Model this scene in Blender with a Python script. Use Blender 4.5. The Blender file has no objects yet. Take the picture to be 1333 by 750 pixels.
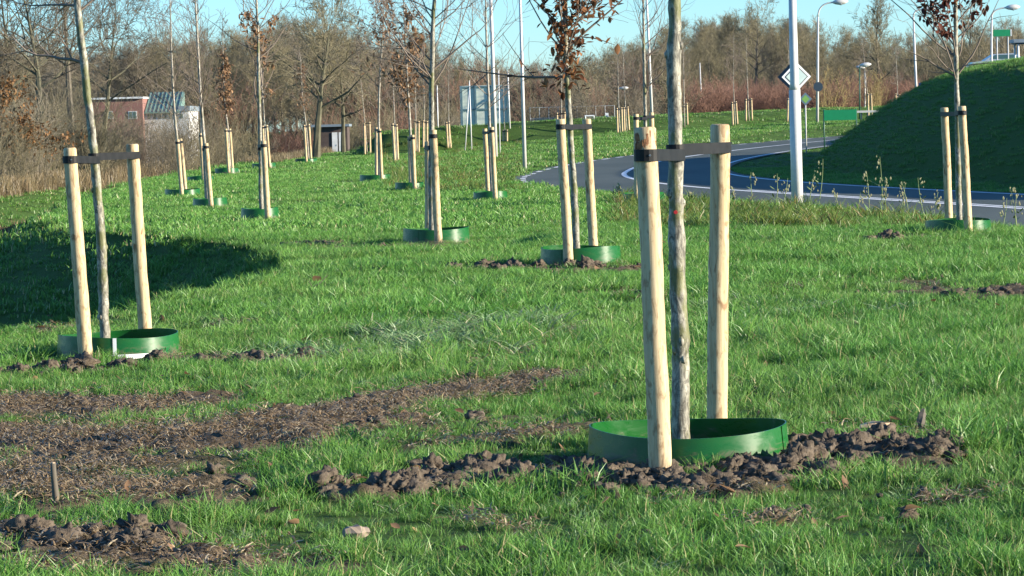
import bpy, math, random
import numpy as np
from mathutils import Matrix, Vector

SC = bpy.context.scene
COL = SC.collection

# ---------------------------------------------------------------- camera, sky, sun, exposure
# --- TERRAIN BEGIN
F_PX, CX, CY = 4000.0, 666.5, 375.0          # focal length and centre in photo pixels
CAM_H, PITCH, ROLL = 1.6, math.atan(213.0/4000.0), math.radians(-1.5)
def _camera_axes():
    cp, sp, cr, sr = math.cos(PITCH), math.sin(PITCH), math.cos(ROLL), math.sin(ROLL)
    fwd = np.array([0, cp, -sp]); up0 = np.array([0, sp, cp]); rt0 = np.array([1.0, 0, 0])
    return rt0*cr + up0*sr, -rt0*sr + up0*cr, fwd
RIGHT, UP, FWD = _camera_axes()
def ray(px, py):
    d = RIGHT*((px-CX)/F_PX) + UP*((CY-py)/F_PX) + FWD
    return d/d[1]
def pt(px, py, y):                            # the point on a pixel's ray at distance y
    return np.array([0, 0, CAM_H]) + ray(px, py)*y
def project(p):
    v = np.asarray(p, float) - np.array([0, 0, CAM_H])
    w = v @ FWD
    return CX + F_PX*(v @ RIGHT)/w, CY - F_PX*(v @ UP)/w
def sstep(a, b, x):
    t = np.clip((x-a)/(b-a), 0, 1)
    return t*t*(3-2*t)
def _hash(ix, iy, s):
    n = (ix.astype(np.int64)*374761393 + iy.astype(np.int64)*668265263 + s*1442695041) & 0x7fffffff
    n = ((n ^ (n >> 13))*1274126177) & 0x7fffffff
    n = ((n ^ (n >> 16))*2246822519) & 0x7fffffff
    return (n & 0xffffff)/float(0xffffff)
def vnoise(x, y, s=0):
    x = np.asarray(x, float); y = np.asarray(y, float)
    ix, iy = np.floor(x), np.floor(y); fx, fy = x-ix, y-iy
    fx = fx*fx*(3-2*fx); fy = fy*fy*(3-2*fy)
    a, b = _hash(ix, iy, s), _hash(ix+1, iy, s); c, d = _hash(ix, iy+1, s), _hash(ix+1, iy+1, s)
    return (a+(b-a)*fx)*(1-fy) + (c+(d-c)*fx)*fy
def fbm(x, y, s=0, o=3):
    r, a, t = 0, 1.0, 0
    for k in range(o):
        r = r + a*vnoise(np.asarray(x)*2**k, np.asarray(y)*2**k, s+17*k); t += a; a *= .5
    return r/t - .5
def seg_dist(x, y, P):                        # distance to a polyline
    x = np.asarray(x, float); y = np.asarray(y, float)
    A = np.array([p[:2] for p in P[:-1]], float); D = np.array([p[:2] for p in P[1:]], float)-A; n2 = (D**2).sum(1)+1e-12
    if x.size <= 3000:
        X, Y = x[..., None], y[..., None]; t = np.clip(((X-A[:, 0])*D[:, 0]+(Y-A[:, 1])*D[:, 1])/n2, 0, 1)
        return np.sqrt(((X-A[:, 0]-t*D[:, 0])**2+(Y-A[:, 1]-t*D[:, 1])**2).min(-1))
    best = np.full(x.shape, 1e9)
    for (ax, ay), (dx, dy), m in zip(A, D, n2):
        t = np.clip(((x-ax)*dx+(y-ay)*dy)/m, 0, 1)
        best = np.minimum(best, (x-ax-t*dx)**2+(y-ay-t*dy)**2)
    return np.sqrt(best)
def inside(x, y, P):
    x = np.asarray(x, float); y = np.asarray(y, float); A = np.array([p[:2] for p in P], float); B = np.roll(A, -1, 0)
    dy = B[:, 1]-A[:, 1]; dy = np.where(np.abs(dy) < 1e-12, 1e-12, dy)
    if x.size <= 3000:
        X, Y = x[..., None], y[..., None]
        return ((((A[:, 1] > Y) != (B[:, 1] > Y)) & (X < (B[:, 0]-A[:, 0])*(Y-A[:, 1])/dy+A[:, 0])).sum(-1) % 2) == 1
    r = np.zeros(x.shape, bool)
    for (x1, y1), (x2, y2), d in zip(A, B, dy):
        r ^= ((y1 > y) != (y2 > y)) & (x < (x2-x1)*(y-y1)/d+x1)
    return r
def spline(P, n):
    P = [np.array(p, float) for p in P]; P = [2*P[0]-P[1]]+P+[2*P[-1]-P[-2]]; out = []
    for i in range(1, len(P)-2):
        for k in range(n):
            t = k/n
            out.append(.5*((2*P[i])+(-P[i-1]+P[i+1])*t+(2*P[i-1]-5*P[i]+4*P[i+1]-P[i+2])*t*t+(-P[i-1]+3*P[i]-3*P[i+1]+P[i+2])*t**3))
    out.append(P[-2]); return np.array(out)
ROAD = spline([(16.5,14),(13.2,34),(9.6,57),(7.0,71),(4.9,84),(3.9,98),(4.3,112),(6.0,125),(9.2,139),(14.2,155),(21,172),(31,190),(48,210),(75,228)], 6)
ISLAND = [tuple(p) for p in ROAD] + [(200,228),(200,14)]
LIP = [tuple(p) for p in spline([(-30,20),(-9,22.5),(-4.3,25.2),(-3.3,29.5),(-2.55,35.5),(-3.3,41),(-5.4,47.5),(-7.6,53),(-9.3,63),(-11.2,84),(-12.8,118),(-13,150),(-12.5,190),(-14,260)], 4)]
LOW = LIP + [(-400,260),(-400,20)]
DYKE = [(-6.2,182),(-3,185),(8,188),(30,222),(60,245)]
ROAD_HALF = 3.75
def road_z(y):
    return -0.22 + 0.0105*np.maximum(0, y-112)
def terrain(x, y):
    x = np.asarray(x, float); y = np.asarray(y, float)
    h = .10*fbm(x*.22, y*.10, 3, 3) + .05*fbm(x*.9, y*.5, 5, 2)
    h = h + .05*sstep(-4, 6, x)
    h = h + 1.25*sstep(118, 215, y)*sstep(-8, 9, x)
    dk = seg_dist(x, y, DYKE)
    h = h + (1.4 - .6*sstep(-5, 8, x))*sstep(3.6, .8, dk)
    d = seg_dist(x, y, LIP); low = inside(x, y, LOW)
    q = .60*np.maximum(0, d+.1); depth = q*2.25/((q**6+2.25**6)**(1/6))
    bank = sstep(-18.0, -22.5, x)*sstep(60, 72, y)
    h = np.where(low, h - depth*(1-.58*bank), h)
    dr = seg_dist(x, y, ROAD); isl = inside(x, y, ISLAND)
    t = np.maximum(0, dr-ROAD_HALF-1.0)
    a = .72*np.maximum(0, t-1.7)*sstep(1.4, 2.6, t) + 1e-6
    hill = a*3.9/((a**4+3.9**4)**.25)
    hill = (hill + .25*fbm(x*.15, y*.12, 9, 2)*sstep(1, 5, t))*sstep(46, 64, y)*sstep(160, 60, x)*np.maximum(sstep(152, 122, y), sstep(21, 30, x))
    rz = road_z(np.minimum(y, 230)) - .03
    h = np.where(isl, rz + hill, h)
    k = sstep(ROAD_HALF+(2.0), ROAD_HALF+.25, dr)
    return h*(1-k) + rz*k
_YS = 7*1.012**np.arange(345)
def at(px, py):                               # where a pixel's ray meets the ground
    d = ray(px, py); ys = _YS
    for k in range(3):
        g = CAM_H + d[2]*ys - terrain(d[0]*ys, ys); i = int(np.argmax(g < 0))
        if g[i] >= 0: i = len(ys)-1
        a, b = ys[max(i-1, 0)], ys[i]; ys = np.linspace(a, b, 16)
    return np.array([d[0]*b, b, float(terrain(d[0]*b, b))])
# --- TERRAIN END

cam_data = bpy.data.cameras.new('camera')
cam = bpy.data.objects.new('camera', cam_data); COL.objects.link(cam)
cam_data.sensor_width = 36.0
cam_data.lens = F_PX/1333.0*36.0
cam_data.clip_start = .1; cam_data.clip_end = 6000
cam.matrix_world = Matrix(((RIGHT[0], UP[0], -FWD[0], 0), (RIGHT[1], UP[1], -FWD[1], 0), (RIGHT[2], UP[2], -FWD[2], CAM_H), (0, 0, 0, 1)))
SC.camera = cam

SUN_EL, SUN_AZ = math.radians(15.0), math.radians(103.0)      # azimuth clockwise from the view direction
world = bpy.data.worlds.new('World'); SC.world = world; world.use_nodes = True
wn = world.node_tree
bg = wn.nodes['Background']
sky = wn.nodes.new('ShaderNodeTexSky'); sky.sky_type = 'NISHITA'; sky.sun_disc = False
sky.sun_elevation = SUN_EL; sky.sun_rotation = SUN_AZ
sky.altitude = 0; sky.air_density = 1.0; sky.dust_density = .05; sky.ozone_density = 6.0
tint = wn.nodes.new('ShaderNodeMix'); tint.data_type = 'RGBA'; tint.blend_type = 'MULTIPLY'; tint.inputs[0].default_value = 1; tint.inputs[7].default_value = (.80, 1.0, 1.09, 1)   # the camera's cool white balance
wn.links.new(sky.outputs[0], tint.inputs[6]); wn.links.new(tint.outputs[2], bg.inputs[0]); bg.inputs[1].default_value = .10
sun_data = bpy.data.lights.new('sun', 'SUN'); sun_data.energy = 5.0; sun_data.angle = math.radians(.53); sun_data.color = (1, .89, .72)
sun = bpy.data.objects.new('sun', sun_data); COL.objects.link(sun)
sdir = Vector((math.sin(SUN_AZ)*math.cos(SUN_EL), math.cos(SUN_AZ)*math.cos(SUN_EL), math.sin(SUN_EL)))
sun.rotation_euler = sdir.to_track_quat('Z', 'Y').to_euler(); sun.location = (60, 0, 40)
vs = SC.view_settings
vs.view_transform = 'Standard'; vs.look = 'None'; vs.exposure = 1.38; vs.gamma = 1; vs.use_curve_mapping = False
SC.cycles.max_bounces = 6; SC.cycles.transparent_max_bounces = 6; SC.cycles.use_denoising = True

# ---------------------------------------------------------------- helpers
RNG = np.random.default_rng(7)
class MB:
    """collects verts and faces; build() links them as one mesh object"""
    def __init__(s): s.v, s.f, s.n = [], [], 0
    def add(s, v, f):
        v = np.asarray(v, float).reshape(-1, 3)
        s.v.append(v); s.f += [tuple(int(i)+s.n for i in q) for q in f]; s.n += len(v); return s
    def box(s, c, h, R=None):
        c = np.asarray(c, float); h = np.asarray(h, float)
        v = np.array([(x, y, z) for x in (-1, 1) for y in (-1, 1) for z in (-1, 1)], float)*h
        if R is not None: v = v @ np.asarray(R).T
        return s.add(v+c, [(0,1,3,2),(4,6,7,5),(0,4,5,1),(2,3,7,6),(0,2,6,4),(1,5,7,3)])
    def tube(s, P, R, n=8, caps=True, wob=0, seed=0):
        P = np.asarray(P, float); R = np.broadcast_to(np.asarray(R, float), (len(P),)); m = len(P)
        T = np.gradient(P, axis=0); T /= np.linalg.norm(T, axis=1)[:, None]+1e-12
        ref = np.array([1.0, 0, 0]) if abs(T[0][0]) < .9 else np.array([0, 1.0, 0])
        V = []; a = np.arange(n)/n*2*math.pi; r = np.random.default_rng(seed)
        for i in range(m):
            u = np.cross(T[i], ref); u /= np.linalg.norm(u); w = np.cross(T[i], u)
            rr = R[i]*(1+wob*r.uniform(-1, 1, n)) if wob else R[i]
            V.append(P[i]+(np.cos(a)*rr)[:, None]*u+(np.sin(a)*rr)[:, None]*w)
        f = [(i*n+k, i*n+(k+1) % n, (i+1)*n+(k+1) % n, (i+1)*n+k) for i in range(m-1) for k in range(n)]
        if caps: f += [tuple(range(n))[::-1], tuple((m-1)*n+k for k in range(n))]
        return s.add(np.concatenate(V), f)
    def build(s, name, mat, parent=None, smooth=False, shift=None):
        me = bpy.data.meshes.new(name)
        v = np.concatenate(s.v) if s.v else np.zeros((0, 3))
        if shift is not None: v = v-np.asarray(shift)
        me.from_pydata(v.tolist(), [], s.f); me.update()
        return link(name, me, mat, parent, smooth)
def link(name, me, mat, parent=None, smooth=False):
    if smooth: me.polygons.foreach_set('use_smooth', np.ones(len(me.polygons), bool))
    if mat is not None: me.materials.append(mat)
    o = bpy.data.objects.new(name, me); COL.objects.link(o)
    if parent is not None: o.parent = parent
    return o
def np_mesh(name, V, Q):
    """mesh from numpy verts (n,3) and equal-sided faces (m,k)"""
    me = bpy.data.meshes.new(name); V = np.asarray(V, np.float32); Q = np.asarray(Q, np.int32); m, k = Q.shape
    me.vertices.add(len(V)); me.vertices.foreach_set('co', V.ravel())
    me.loops.add(m*k); me.loops.foreach_set('vertex_index', Q.ravel())
    me.polygons.add(m); me.polygons.foreach_set('loop_start', np.arange(0, m*k, k, dtype=np.int32))
    me.update(calc_edges=True); return me
def prisms(P0, P1, R0, R1, s=3):
    P0, P1 = np.asarray(P0, float), np.asarray(P1, float); R0, R1 = np.asarray(R0)[:, None], np.asarray(R1)[:, None]
    d = P1-P0; d /= np.linalg.norm(d, axis=1)[:, None]+1e-9
    ref = np.where(np.abs(d[:, 2:3]) < .9, np.array([[0, 0, 1.0]]), np.array([[1.0, 0, 0]]))
    u = np.cross(d, ref); u /= np.linalg.norm(u, axis=1)[:, None]+1e-9; w = np.cross(d, u)
    V = np.zeros((len(P0), 2*s, 3))
    for k in range(s):
        a = 2*math.pi*k/s; o = math.cos(a)*u+math.sin(a)*w
        V[:, k] = P0+o*R0; V[:, s+k] = P1+o*R1
    q = np.array([(k, (k+1) % s, s+(k+1) % s, s+k) for k in range(s)])
    Q = (np.arange(len(P0))*2*s)[:, None, None]+q[None]
    return V.reshape(-1, 3), Q.reshape(-1, 4)
def tag(o, label=None, cat=None, group=None, kind=None):
    if label: o['label'] = label
    if cat: o['category'] = cat
    if group: o['group'] = group
    if kind: o['kind'] = kind
    return o
def thing(name, label, cat, loc=(0, 0, 0), group=None):
    o = bpy.data.objects.new(name, None); COL.objects.link(o); o.location = tuple(float(c) for c in loc); o.empty_display_size = .2
    return tag(o, label, cat, group)
def copy_tree(o, loc=None, rz=None, sc=None, label=None):
    c = o.copy(); COL.objects.link(c)
    for ch in o.children:
        k = ch.copy(); COL.objects.link(k); k.parent = c
    if loc is not None: c.location = tuple(float(v) for v in loc)
    if rz is not None: c.rotation_euler = (0, 0, rz)
    if sc is not None: c.scale = sc
    if label: c['label'] = label
    return c
def gz(x, y): return float(terrain(x, y))

# ---------------------------------------------------------------- materials
class NT:
    def __init__(s, name):
        s.m = bpy.data.materials.new(name); s.m.use_nodes = True; s.t = s.m.node_tree; s.b = s.t.nodes['Principled BSDF']; s.out = s.t.nodes['Material Output']
    def n(s, typ, **kw):
        x = s.t.nodes.new(typ)
        for k, v in kw.items(): setattr(x, k, v)
        return x
    def l(s, a, b): s.t.links.new(a, b)
    def noise(s, scale, detail=4, rough=.6, vec=None, dist=0):
        x = s.n('ShaderNodeTexNoise'); x.inputs['Scale'].default_value = scale; x.inputs['Detail'].default_value = detail
        x.inputs['Roughness'].default_value = rough; x.inputs['Distortion'].default_value = dist
        if vec is not None: s.l(vec, x.inputs['Vector'])
        return x.outputs[0]
    def ramp(s, fac, stops):
        x = s.n('ShaderNodeValToRGB'); e = x.color_ramp.elements
        while len(e) < len(stops): e.new(.5)
        for k, (p, c) in enumerate(stops):
            e[k].position = p; e[k].color = (*c, 1) if len(c) == 3 else c
        s.l(fac, x.inputs[0]); return x.outputs[0]
    def mix(s, fac, a, b, mode='MIX'):
        x = s.n('ShaderNodeMix', data_type='RGBA', blend_type=mode)
        for v, i in ((fac, 0), (a, 6), (b, 7)):
            if isinstance(v, (int, float)): x.inputs[i].default_value = v
            elif isinstance(v, tuple): x.inputs[i].default_value = (*v, 1)
            else: s.l(v, x.inputs[i])
        return x.outputs[2]
    def math(s, op, a, b=0.0):
        x = s.n('ShaderNodeMath', operation=op)
        for v, i in ((a, 0), (b, 1)):
            if isinstance(v, (int, float)): x.inputs[i].default_value = v
            else: s.l(v, x.inputs[i])
        return x.outputs[0]
    def obj(s): return s.n('ShaderNodeTexCoord').outputs['Object']
    def pos(s): return s.n('ShaderNodeNewGeometry').outputs['Position']
    def scaled(s, vec, sc):
        x = s.n('ShaderNodeMapping'); x.inputs['Scale'].default_value = sc; s.l(vec, x.inputs[0]); return x.outputs[0]
    def rnd(s): return s.n('ShaderNodeObjectInfo').outputs['Random']
    def bump(s, h, strength=.3, dist=.02):
        x = s.n('ShaderNodeBump'); x.inputs['Strength'].default_value = strength; x.inputs['Distance'].default_value = dist
        s.l(h, x.inputs['Height']); s.l(x.outputs[0], s.b.inputs['Normal'])
    def fin(s, col=None, rough=.6, spec=None, metal=0):
        if col is not None:
            if isinstance(col, tuple): s.b.inputs['Base Color'].default_value = (*col, 1)
            else: s.l(col, s.b.inputs['Base Color'])
        s.b.inputs['Roughness'].default_value = rough; s.b.inputs['Metallic'].default_value = metal
        if spec is not None: s.b.inputs['Specular IOR Level'].default_value = spec
        return s.m
def speckle(name, a, b, scale=8, rough=.6, spec=None, metal=0, bump=0, dist=.01):
    t = NT(name); f = t.noise(scale, 5, .65, t.obj())
    c = t.ramp(f, [(.3, a), (.7, b)])
    if bump: t.bump(f, bump, dist)
    return t.fin(c, rough, spec, metal)
def m_wood():
    t = NT('peeled_wood'); v = t.obj()
    g = t.noise(1, 6, .65, t.scaled(v, (55, 55, 2.2)), .4); k = t.noise(1, 3, .5, t.scaled(v, (14, 14, 5)), 1.2)
    big = t.noise(1, 2, .5, t.scaled(v, (6, 6, 1.6)))
    c = t.ramp(g, [(.25, (.27, .165, .07)), (.5, (.52, .395, .215)), (.72, (.64, .53, .33))])
    c = t.mix(t.ramp(k, [(.58, (0, 0, 0)), (.66, (1, 1, 1))]), c, (.22, .115, .045))
    c = t.mix(t.ramp(big, [(.45, (0, 0, 0)), (.65, (.55, .55, .55))]), c, (.45, .31, .16))
    c = t.mix(t.math('MULTIPLY', t.rnd(), .35), c, (.44, .35, .22))
    st = t.noise(1, 4, .7, t.scaled(v, (30, 30, 9)), .8); c = t.mix(t.ramp(st, [(.53, (0, 0, 0)), (.62, (.7, .7, .7))]), c, (.25, .15, .07))
    sx = t.n('ShaderNodeSeparateXYZ'); t.l(v, sx.inputs[0]); mud = t.math('SUBTRACT', t.math('ADD', st, .05), t.math('MULTIPLY', sx.outputs[2], 2.6))
    c = t.mix(t.ramp(mud, [(.28, (0, 0, 0)), (.5, (.8, .8, .8))]), c, (.10, .075, .05))
    t.bump(g, .35, .004); return t.fin(c, .62, .3)
def m_bark(name, a, b, moss, mossamt=.5, sc=1.0):
    t = NT(name); v = t.obj()
    g = t.noise(1, 6, .7, t.scaled(v, (40*sc, 40*sc, 14*sc)), .5); k = t.noise(1, 4, .6, t.scaled(v, (9*sc, 9*sc, 4*sc)))
    c = t.ramp(g, [(.38, a), (.60, b)]); dk = t.noise(1, 4, .65, t.scaled(v, (16*sc, 16*sc, 9*sc)), .8)
    c = t.mix(t.ramp(dk, [(.54, (0, 0, 0)), (.62, (.8, .8, .8))]), c, a)
    c = t.mix(t.ramp(k, [(.50, (0, 0, 0)), (.58, (mossamt,)*3)]), c, moss)
    lent = t.noise(1, 2, .5, t.scaled(v, (30*sc, 30*sc, 110*sc)))
    c = t.mix(t.ramp(lent, [(.64, (0, 0, 0)), (.7, (.6, .6, .6))]), c, (.03, .027, .02))
    t.bump(g, .6, .006); return t.fin(c, .55, .35)
def m_twig(name, a, b, var=.4):
    t = NT(name); c = t.mix(t.noise(.8, 3, .6, t.pos()), a, b)
    c = t.mix(t.math('MULTIPLY', t.rnd(), var), c, tuple(.45*x for x in a)); return t.fin(c, .8, .15)
def m_leaf(name, a, b, transl=.25):
    t = NT(name); c = t.ramp(t.n('ShaderNodeAttribute', attribute_name='blade').outputs['Color'], [(0, a), (1, b)])
    tr = t.n('ShaderNodeBsdfTranslucent'); t.l(c, tr.inputs[0]); t.l(c, t.b.inputs['Base Color'])
    t.b.inputs['Roughness'].default_value = .6; t.b.inputs['Specular IOR Level'].default_value = .25
    mx = t.n('ShaderNodeMixShader'); mx.inputs[0].default_value = transl
    t.l(t.b.outputs[0], mx.inputs[1]); t.l(tr.outputs[0], mx.inputs[2]); t.l(mx.outputs[0], t.out.inputs[0]); return t.m
def m_grass(name, root, tip, alt, dry, dryamt=.9, tr_amt=.3):
    t = NT(name); at_ = t.n('ShaderNodeAttribute', attribute_name='blade'); sp = t.n('ShaderNodeSeparateColor'); t.l(at_.outputs['Color'], sp.inputs[0])
    p = t.pos()
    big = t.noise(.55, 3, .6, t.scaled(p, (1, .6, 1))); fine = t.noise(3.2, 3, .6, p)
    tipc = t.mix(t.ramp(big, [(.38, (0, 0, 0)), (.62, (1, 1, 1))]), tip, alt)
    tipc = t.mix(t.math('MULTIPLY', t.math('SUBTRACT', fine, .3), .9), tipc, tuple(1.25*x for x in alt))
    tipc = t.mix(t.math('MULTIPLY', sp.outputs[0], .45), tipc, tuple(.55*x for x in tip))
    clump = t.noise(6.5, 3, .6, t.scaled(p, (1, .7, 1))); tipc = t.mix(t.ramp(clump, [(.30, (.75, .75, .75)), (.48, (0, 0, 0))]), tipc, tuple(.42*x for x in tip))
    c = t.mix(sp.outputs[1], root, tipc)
    dryf = t.ramp(sp.outputs[0], [(dryamt, (0, 0, 0)), (min(1, dryamt+.02), (1, 1, 1))])
    c = t.mix(t.math('MULTIPLY', dryf, .85), c, dry)
    tr = t.n('ShaderNodeBsdfTranslucent'); t.l(c, tr.inputs[0]); t.l(c, t.b.inputs['Base Color'])
    t.b.inputs['Roughness'].default_value = .42; t.b.inputs['Specular IOR Level'].default_value = .35
    mx = t.n('ShaderNodeMixShader'); mx.inputs[0].default_value = tr_amt
    t.l(t.b.outputs[0], mx.inputs[1]); t.l(tr.outputs[0], mx.inputs[2]); t.l(mx.outputs[0], t.out.inputs[0]); return t.m
def m_ground():
    t = NT('turf_and_soil'); p = t.pos(); s = t.n('ShaderNodeAttribute', attribute_name='soil').outputs['Fac']
    f = t.noise(14, 6, .7, p); g = t.noise(2.5, 4, .6, p); lumps = t.noise(45, 5, .75, p)
    turf = t.mix(g, (.035, .085, .012), (.060, .125, .020)); turf = t.mix(t.ramp(f, [(.45, (0, 0, 0)), (.75, (.6, .6, .6))]), turf, (.075, .058, .03))
    soil = t.ramp(f, [(.3, (.060, .045, .029)), (.5, (.145, .108, .068)), (.70, (.27, .205, .13))])
    soil = t.mix(t.ramp(lumps, [(.35, (.5, .5, .5)), (.6, (0, 0, 0))]), soil, (.035, .025, .016))
    c = t.mix(s, turf, soil); t.bump(t.math('ADD', f, t.math('MULTIPLY', lumps, .5)), .9, .05); return t.fin(c, .9, .15)
def m_asphalt():
    t = NT('asphalt'); p = t.pos(); f = t.noise(60, 4, .7, p); g = t.noise(.35, 3, .5, t.scaled(p, (1, .25, 1)))
    c = t.mix(f, (.052, .064, .054), (.098, .114, .100)); c = t.mix(t.ramp(g, [(.4, (0, 0, 0)), (.65, (.5, .5, .5))]), c, (.12, .135, .118))
    t.bump(f, .3, .01); return t.fin(c, .75, .12)
def plain(name, c, rough=.5, metal=0, spec=None, var=.85):
    return speckle(name, tuple(var*x for x in c), c, 6, rough, spec, metal)
def m_ring():
    t = NT('green_plastic'); v = t.obj(); f = t.noise(3, 4, .6, v); sc = t.noise(1, 5, .7, t.scaled(v, (9, 9, 22)), .6)
    c = t.ramp(f, [(.3, (.004, .066, .010)), (.7, (.008, .098, .016))]); sx = t.n('ShaderNodeSeparateXYZ'); t.l(v, sx.inputs[0])
    mud = t.math('SUBTRACT', t.math('ADD', sc, .02), t.math('MULTIPLY', sx.outputs[2], 3.4))
    c = t.mix(t.ramp(mud, [(.22, (0, 0, 0)), (.42, (.7, .7, .7))]), c, (.12, .09, .06))
    c = t.mix(t.ramp(sc, [(.66, (0, 0, 0)), (.72, (.35, .35, .35))]), c, (.16, .22, .13))
    r_ = t.ramp(sc, [(.4, (.27, .27, .27)), (.7, (.5, .5, .5))]); t.l(r_, t.b.inputs['Roughness']); t.l(c, t.b.inputs['Base Color']); t.b.inputs['Specular IOR Level'].default_value = .4
    return t.m
M = {}
M['wood'] = m_wood()
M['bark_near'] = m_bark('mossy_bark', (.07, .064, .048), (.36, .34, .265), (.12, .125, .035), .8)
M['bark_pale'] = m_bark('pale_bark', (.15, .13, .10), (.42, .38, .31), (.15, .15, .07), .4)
M['branch'] = m_twig('young_twig', (.16, .125, .10), (.24, .20, .16), .4)
M['strap'] = speckle('rubber_strap', (.007, .007, .007), (.018, .018, .018), 12, .6, .22)
M['nail'] = plain('nail_steel', (.3, .3, .3), .4, .8)
M['ring'] = m_ring()
M['ring_mark'] = plain('white_tape', (.75, .78, .76), .35)
M['oak_leaf'] = m_leaf('withered_oak_leaf', (.085, .032, .016), (.30, .14, .055), .3)
M['oak_leaf_dark'] = m_leaf('dark_oak_leaf', (.06, .018, .014), (.17, .06, .035), .25)
M['oak_leaf_pale'] = m_leaf('tan_oak_leaf', (.16, .088, .045), (.37, .225, .12), .3)
M['beech_leaf'] = m_leaf('orange_beech_leaf', (.15, .075, .028), (.33, .18, .075), .3)
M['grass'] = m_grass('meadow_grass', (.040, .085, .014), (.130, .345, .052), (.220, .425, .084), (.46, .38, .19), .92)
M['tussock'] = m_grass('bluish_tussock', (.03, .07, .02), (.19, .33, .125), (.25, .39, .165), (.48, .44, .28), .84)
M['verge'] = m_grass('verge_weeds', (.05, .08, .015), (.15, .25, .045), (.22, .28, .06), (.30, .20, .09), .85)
M['reed'] = m_grass('dry_reed', (.10, .07, .04), (.26, .18, .10), (.20, .17, .075), (.33, .26, .15), .7, .2)
M['litter'] = m_grass('dead_straw', (.11, .08, .045), (.33, .235, .125), (.24, .165, .085), (.55, .45, .28), .70, .15)
M['ground'] = m_ground()
M['clod'] = speckle('damp_soil', (.045, .035, .026), (.155, .125, .092), 26, .92, .15, 0, .8, .02)
M['asphalt'] = m_asphalt()
M['paint'] = speckle('road_paint', (.62, .63, .62), (.8, .8, .78), 25, .6)
M['galv'] = speckle('galvanised_steel', (.47, .47, .44), (.58, .575, .54), 5, .42, .4, 0)
M['galv_white'] = plain('pale_coated_steel', (.72, .72, .69), .35)
M['green_post'] = plain('green_post_paint', (.02, .10, .06), .5)
M['sign_back'] = plain('sign_back_grey', (.13, .20, .24), .45)
M['sign_dark'] = plain('sign_back_dark', (.035, .06, .085), .5)
M['sign_white'] = plain('sign_white', (.80, .82, .80), .35)
M['sign_pale'] = plain('sign_pale_centre', (.50, .62, .58), .4)
M['sign_line'] = plain('sign_black_line', (.03, .035, .035), .4)
M['sign_green'] = plain('sign_green', (.012, .27, .10), .4)
M['sign_lime'] = plain('sign_lime', (.19, .40, .09), .5)
M['sign_blue'] = plain('sign_blue', (.03, .10, .24), .5)
M['board'] = plain('board_back', (.56, .62, .54), .5)
M['board_rib'] = plain('board_rib', (.13, .22, .25), .5)
M['lamp_glass'] = plain('lamp_bowl', (.75, .78, .78), .2)
M['brick'] = speckle('red_brick', (.20, .095, .078), (.26, .13, .105), 3, .85)
M['green_roof'] = speckle('green_sheet_roof', (.12, .21, .18), (.15, .25, .215), 1.2, .5)
M['white_wall'] = speckle('white_render', (.55, .56, .55), (.74, .74, .72), 2, .8)
M['glass'] = plain('window_glass', (.06, .12, .11), .1)
M['brown_wall'] = speckle('brown_boards', (.05, .035, .03), (.09, .065, .055), 3, .8)
M['grey_roof'] = plain('grey_felt_roof', (.20, .25, .29), .5)
M['twig_brown'] = m_twig('brown_twigs', (.190, .165, .122), (.24, .208, .152))
M['twig_olive'] = m_twig('olive_twigs', (.185, .165, .10), (.23, .20, .125))
M['twig_dark'] = m_twig('dark_twigs', (.115, .097, .07), (.15, .128, .09))
M['twig_red'] = m_twig('reddish_twigs', (.225, .125, .092), (.26, .155, .112))
M['twig_yellow'] = m_twig('yellowish_twigs', (.30, .24, .10), (.34, .27, .13))
M['trunk_brown'] = speckle('woodland_bark', (.065, .054, .040), (.145, .125, .09), 2.5, .85)
M['trunk_green'] = speckle('algae_bark', (.055, .053, .030), (.12, .112, .066), 2.5, .85)
M['water'] = NT('ditch_water').fin((.015, .02, .015), .06, .5)
M['seed'] = plain('dry_seed_head', (.33, .31, .16), .8)
M['stalk'] = plain('weed_stalk', (.22, .28, .10), .7)
M['pale_clod'] = speckle('dry_clod', (.17, .13, .095), (.30, .24, .18), 30, .9)
M['chip'] = speckle('split_wood', (.35, .22, .12), (.62, .48, .32), 30, .7)
M['car'] = plain('white_car_paint', (.75, .75, .75), .25)
M['tyre'] = plain('tyre_rubber', (.02, .02, .02), .8)
M['fence'] = plain('fence_wire', (.33, .36, .36), .5)
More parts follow.
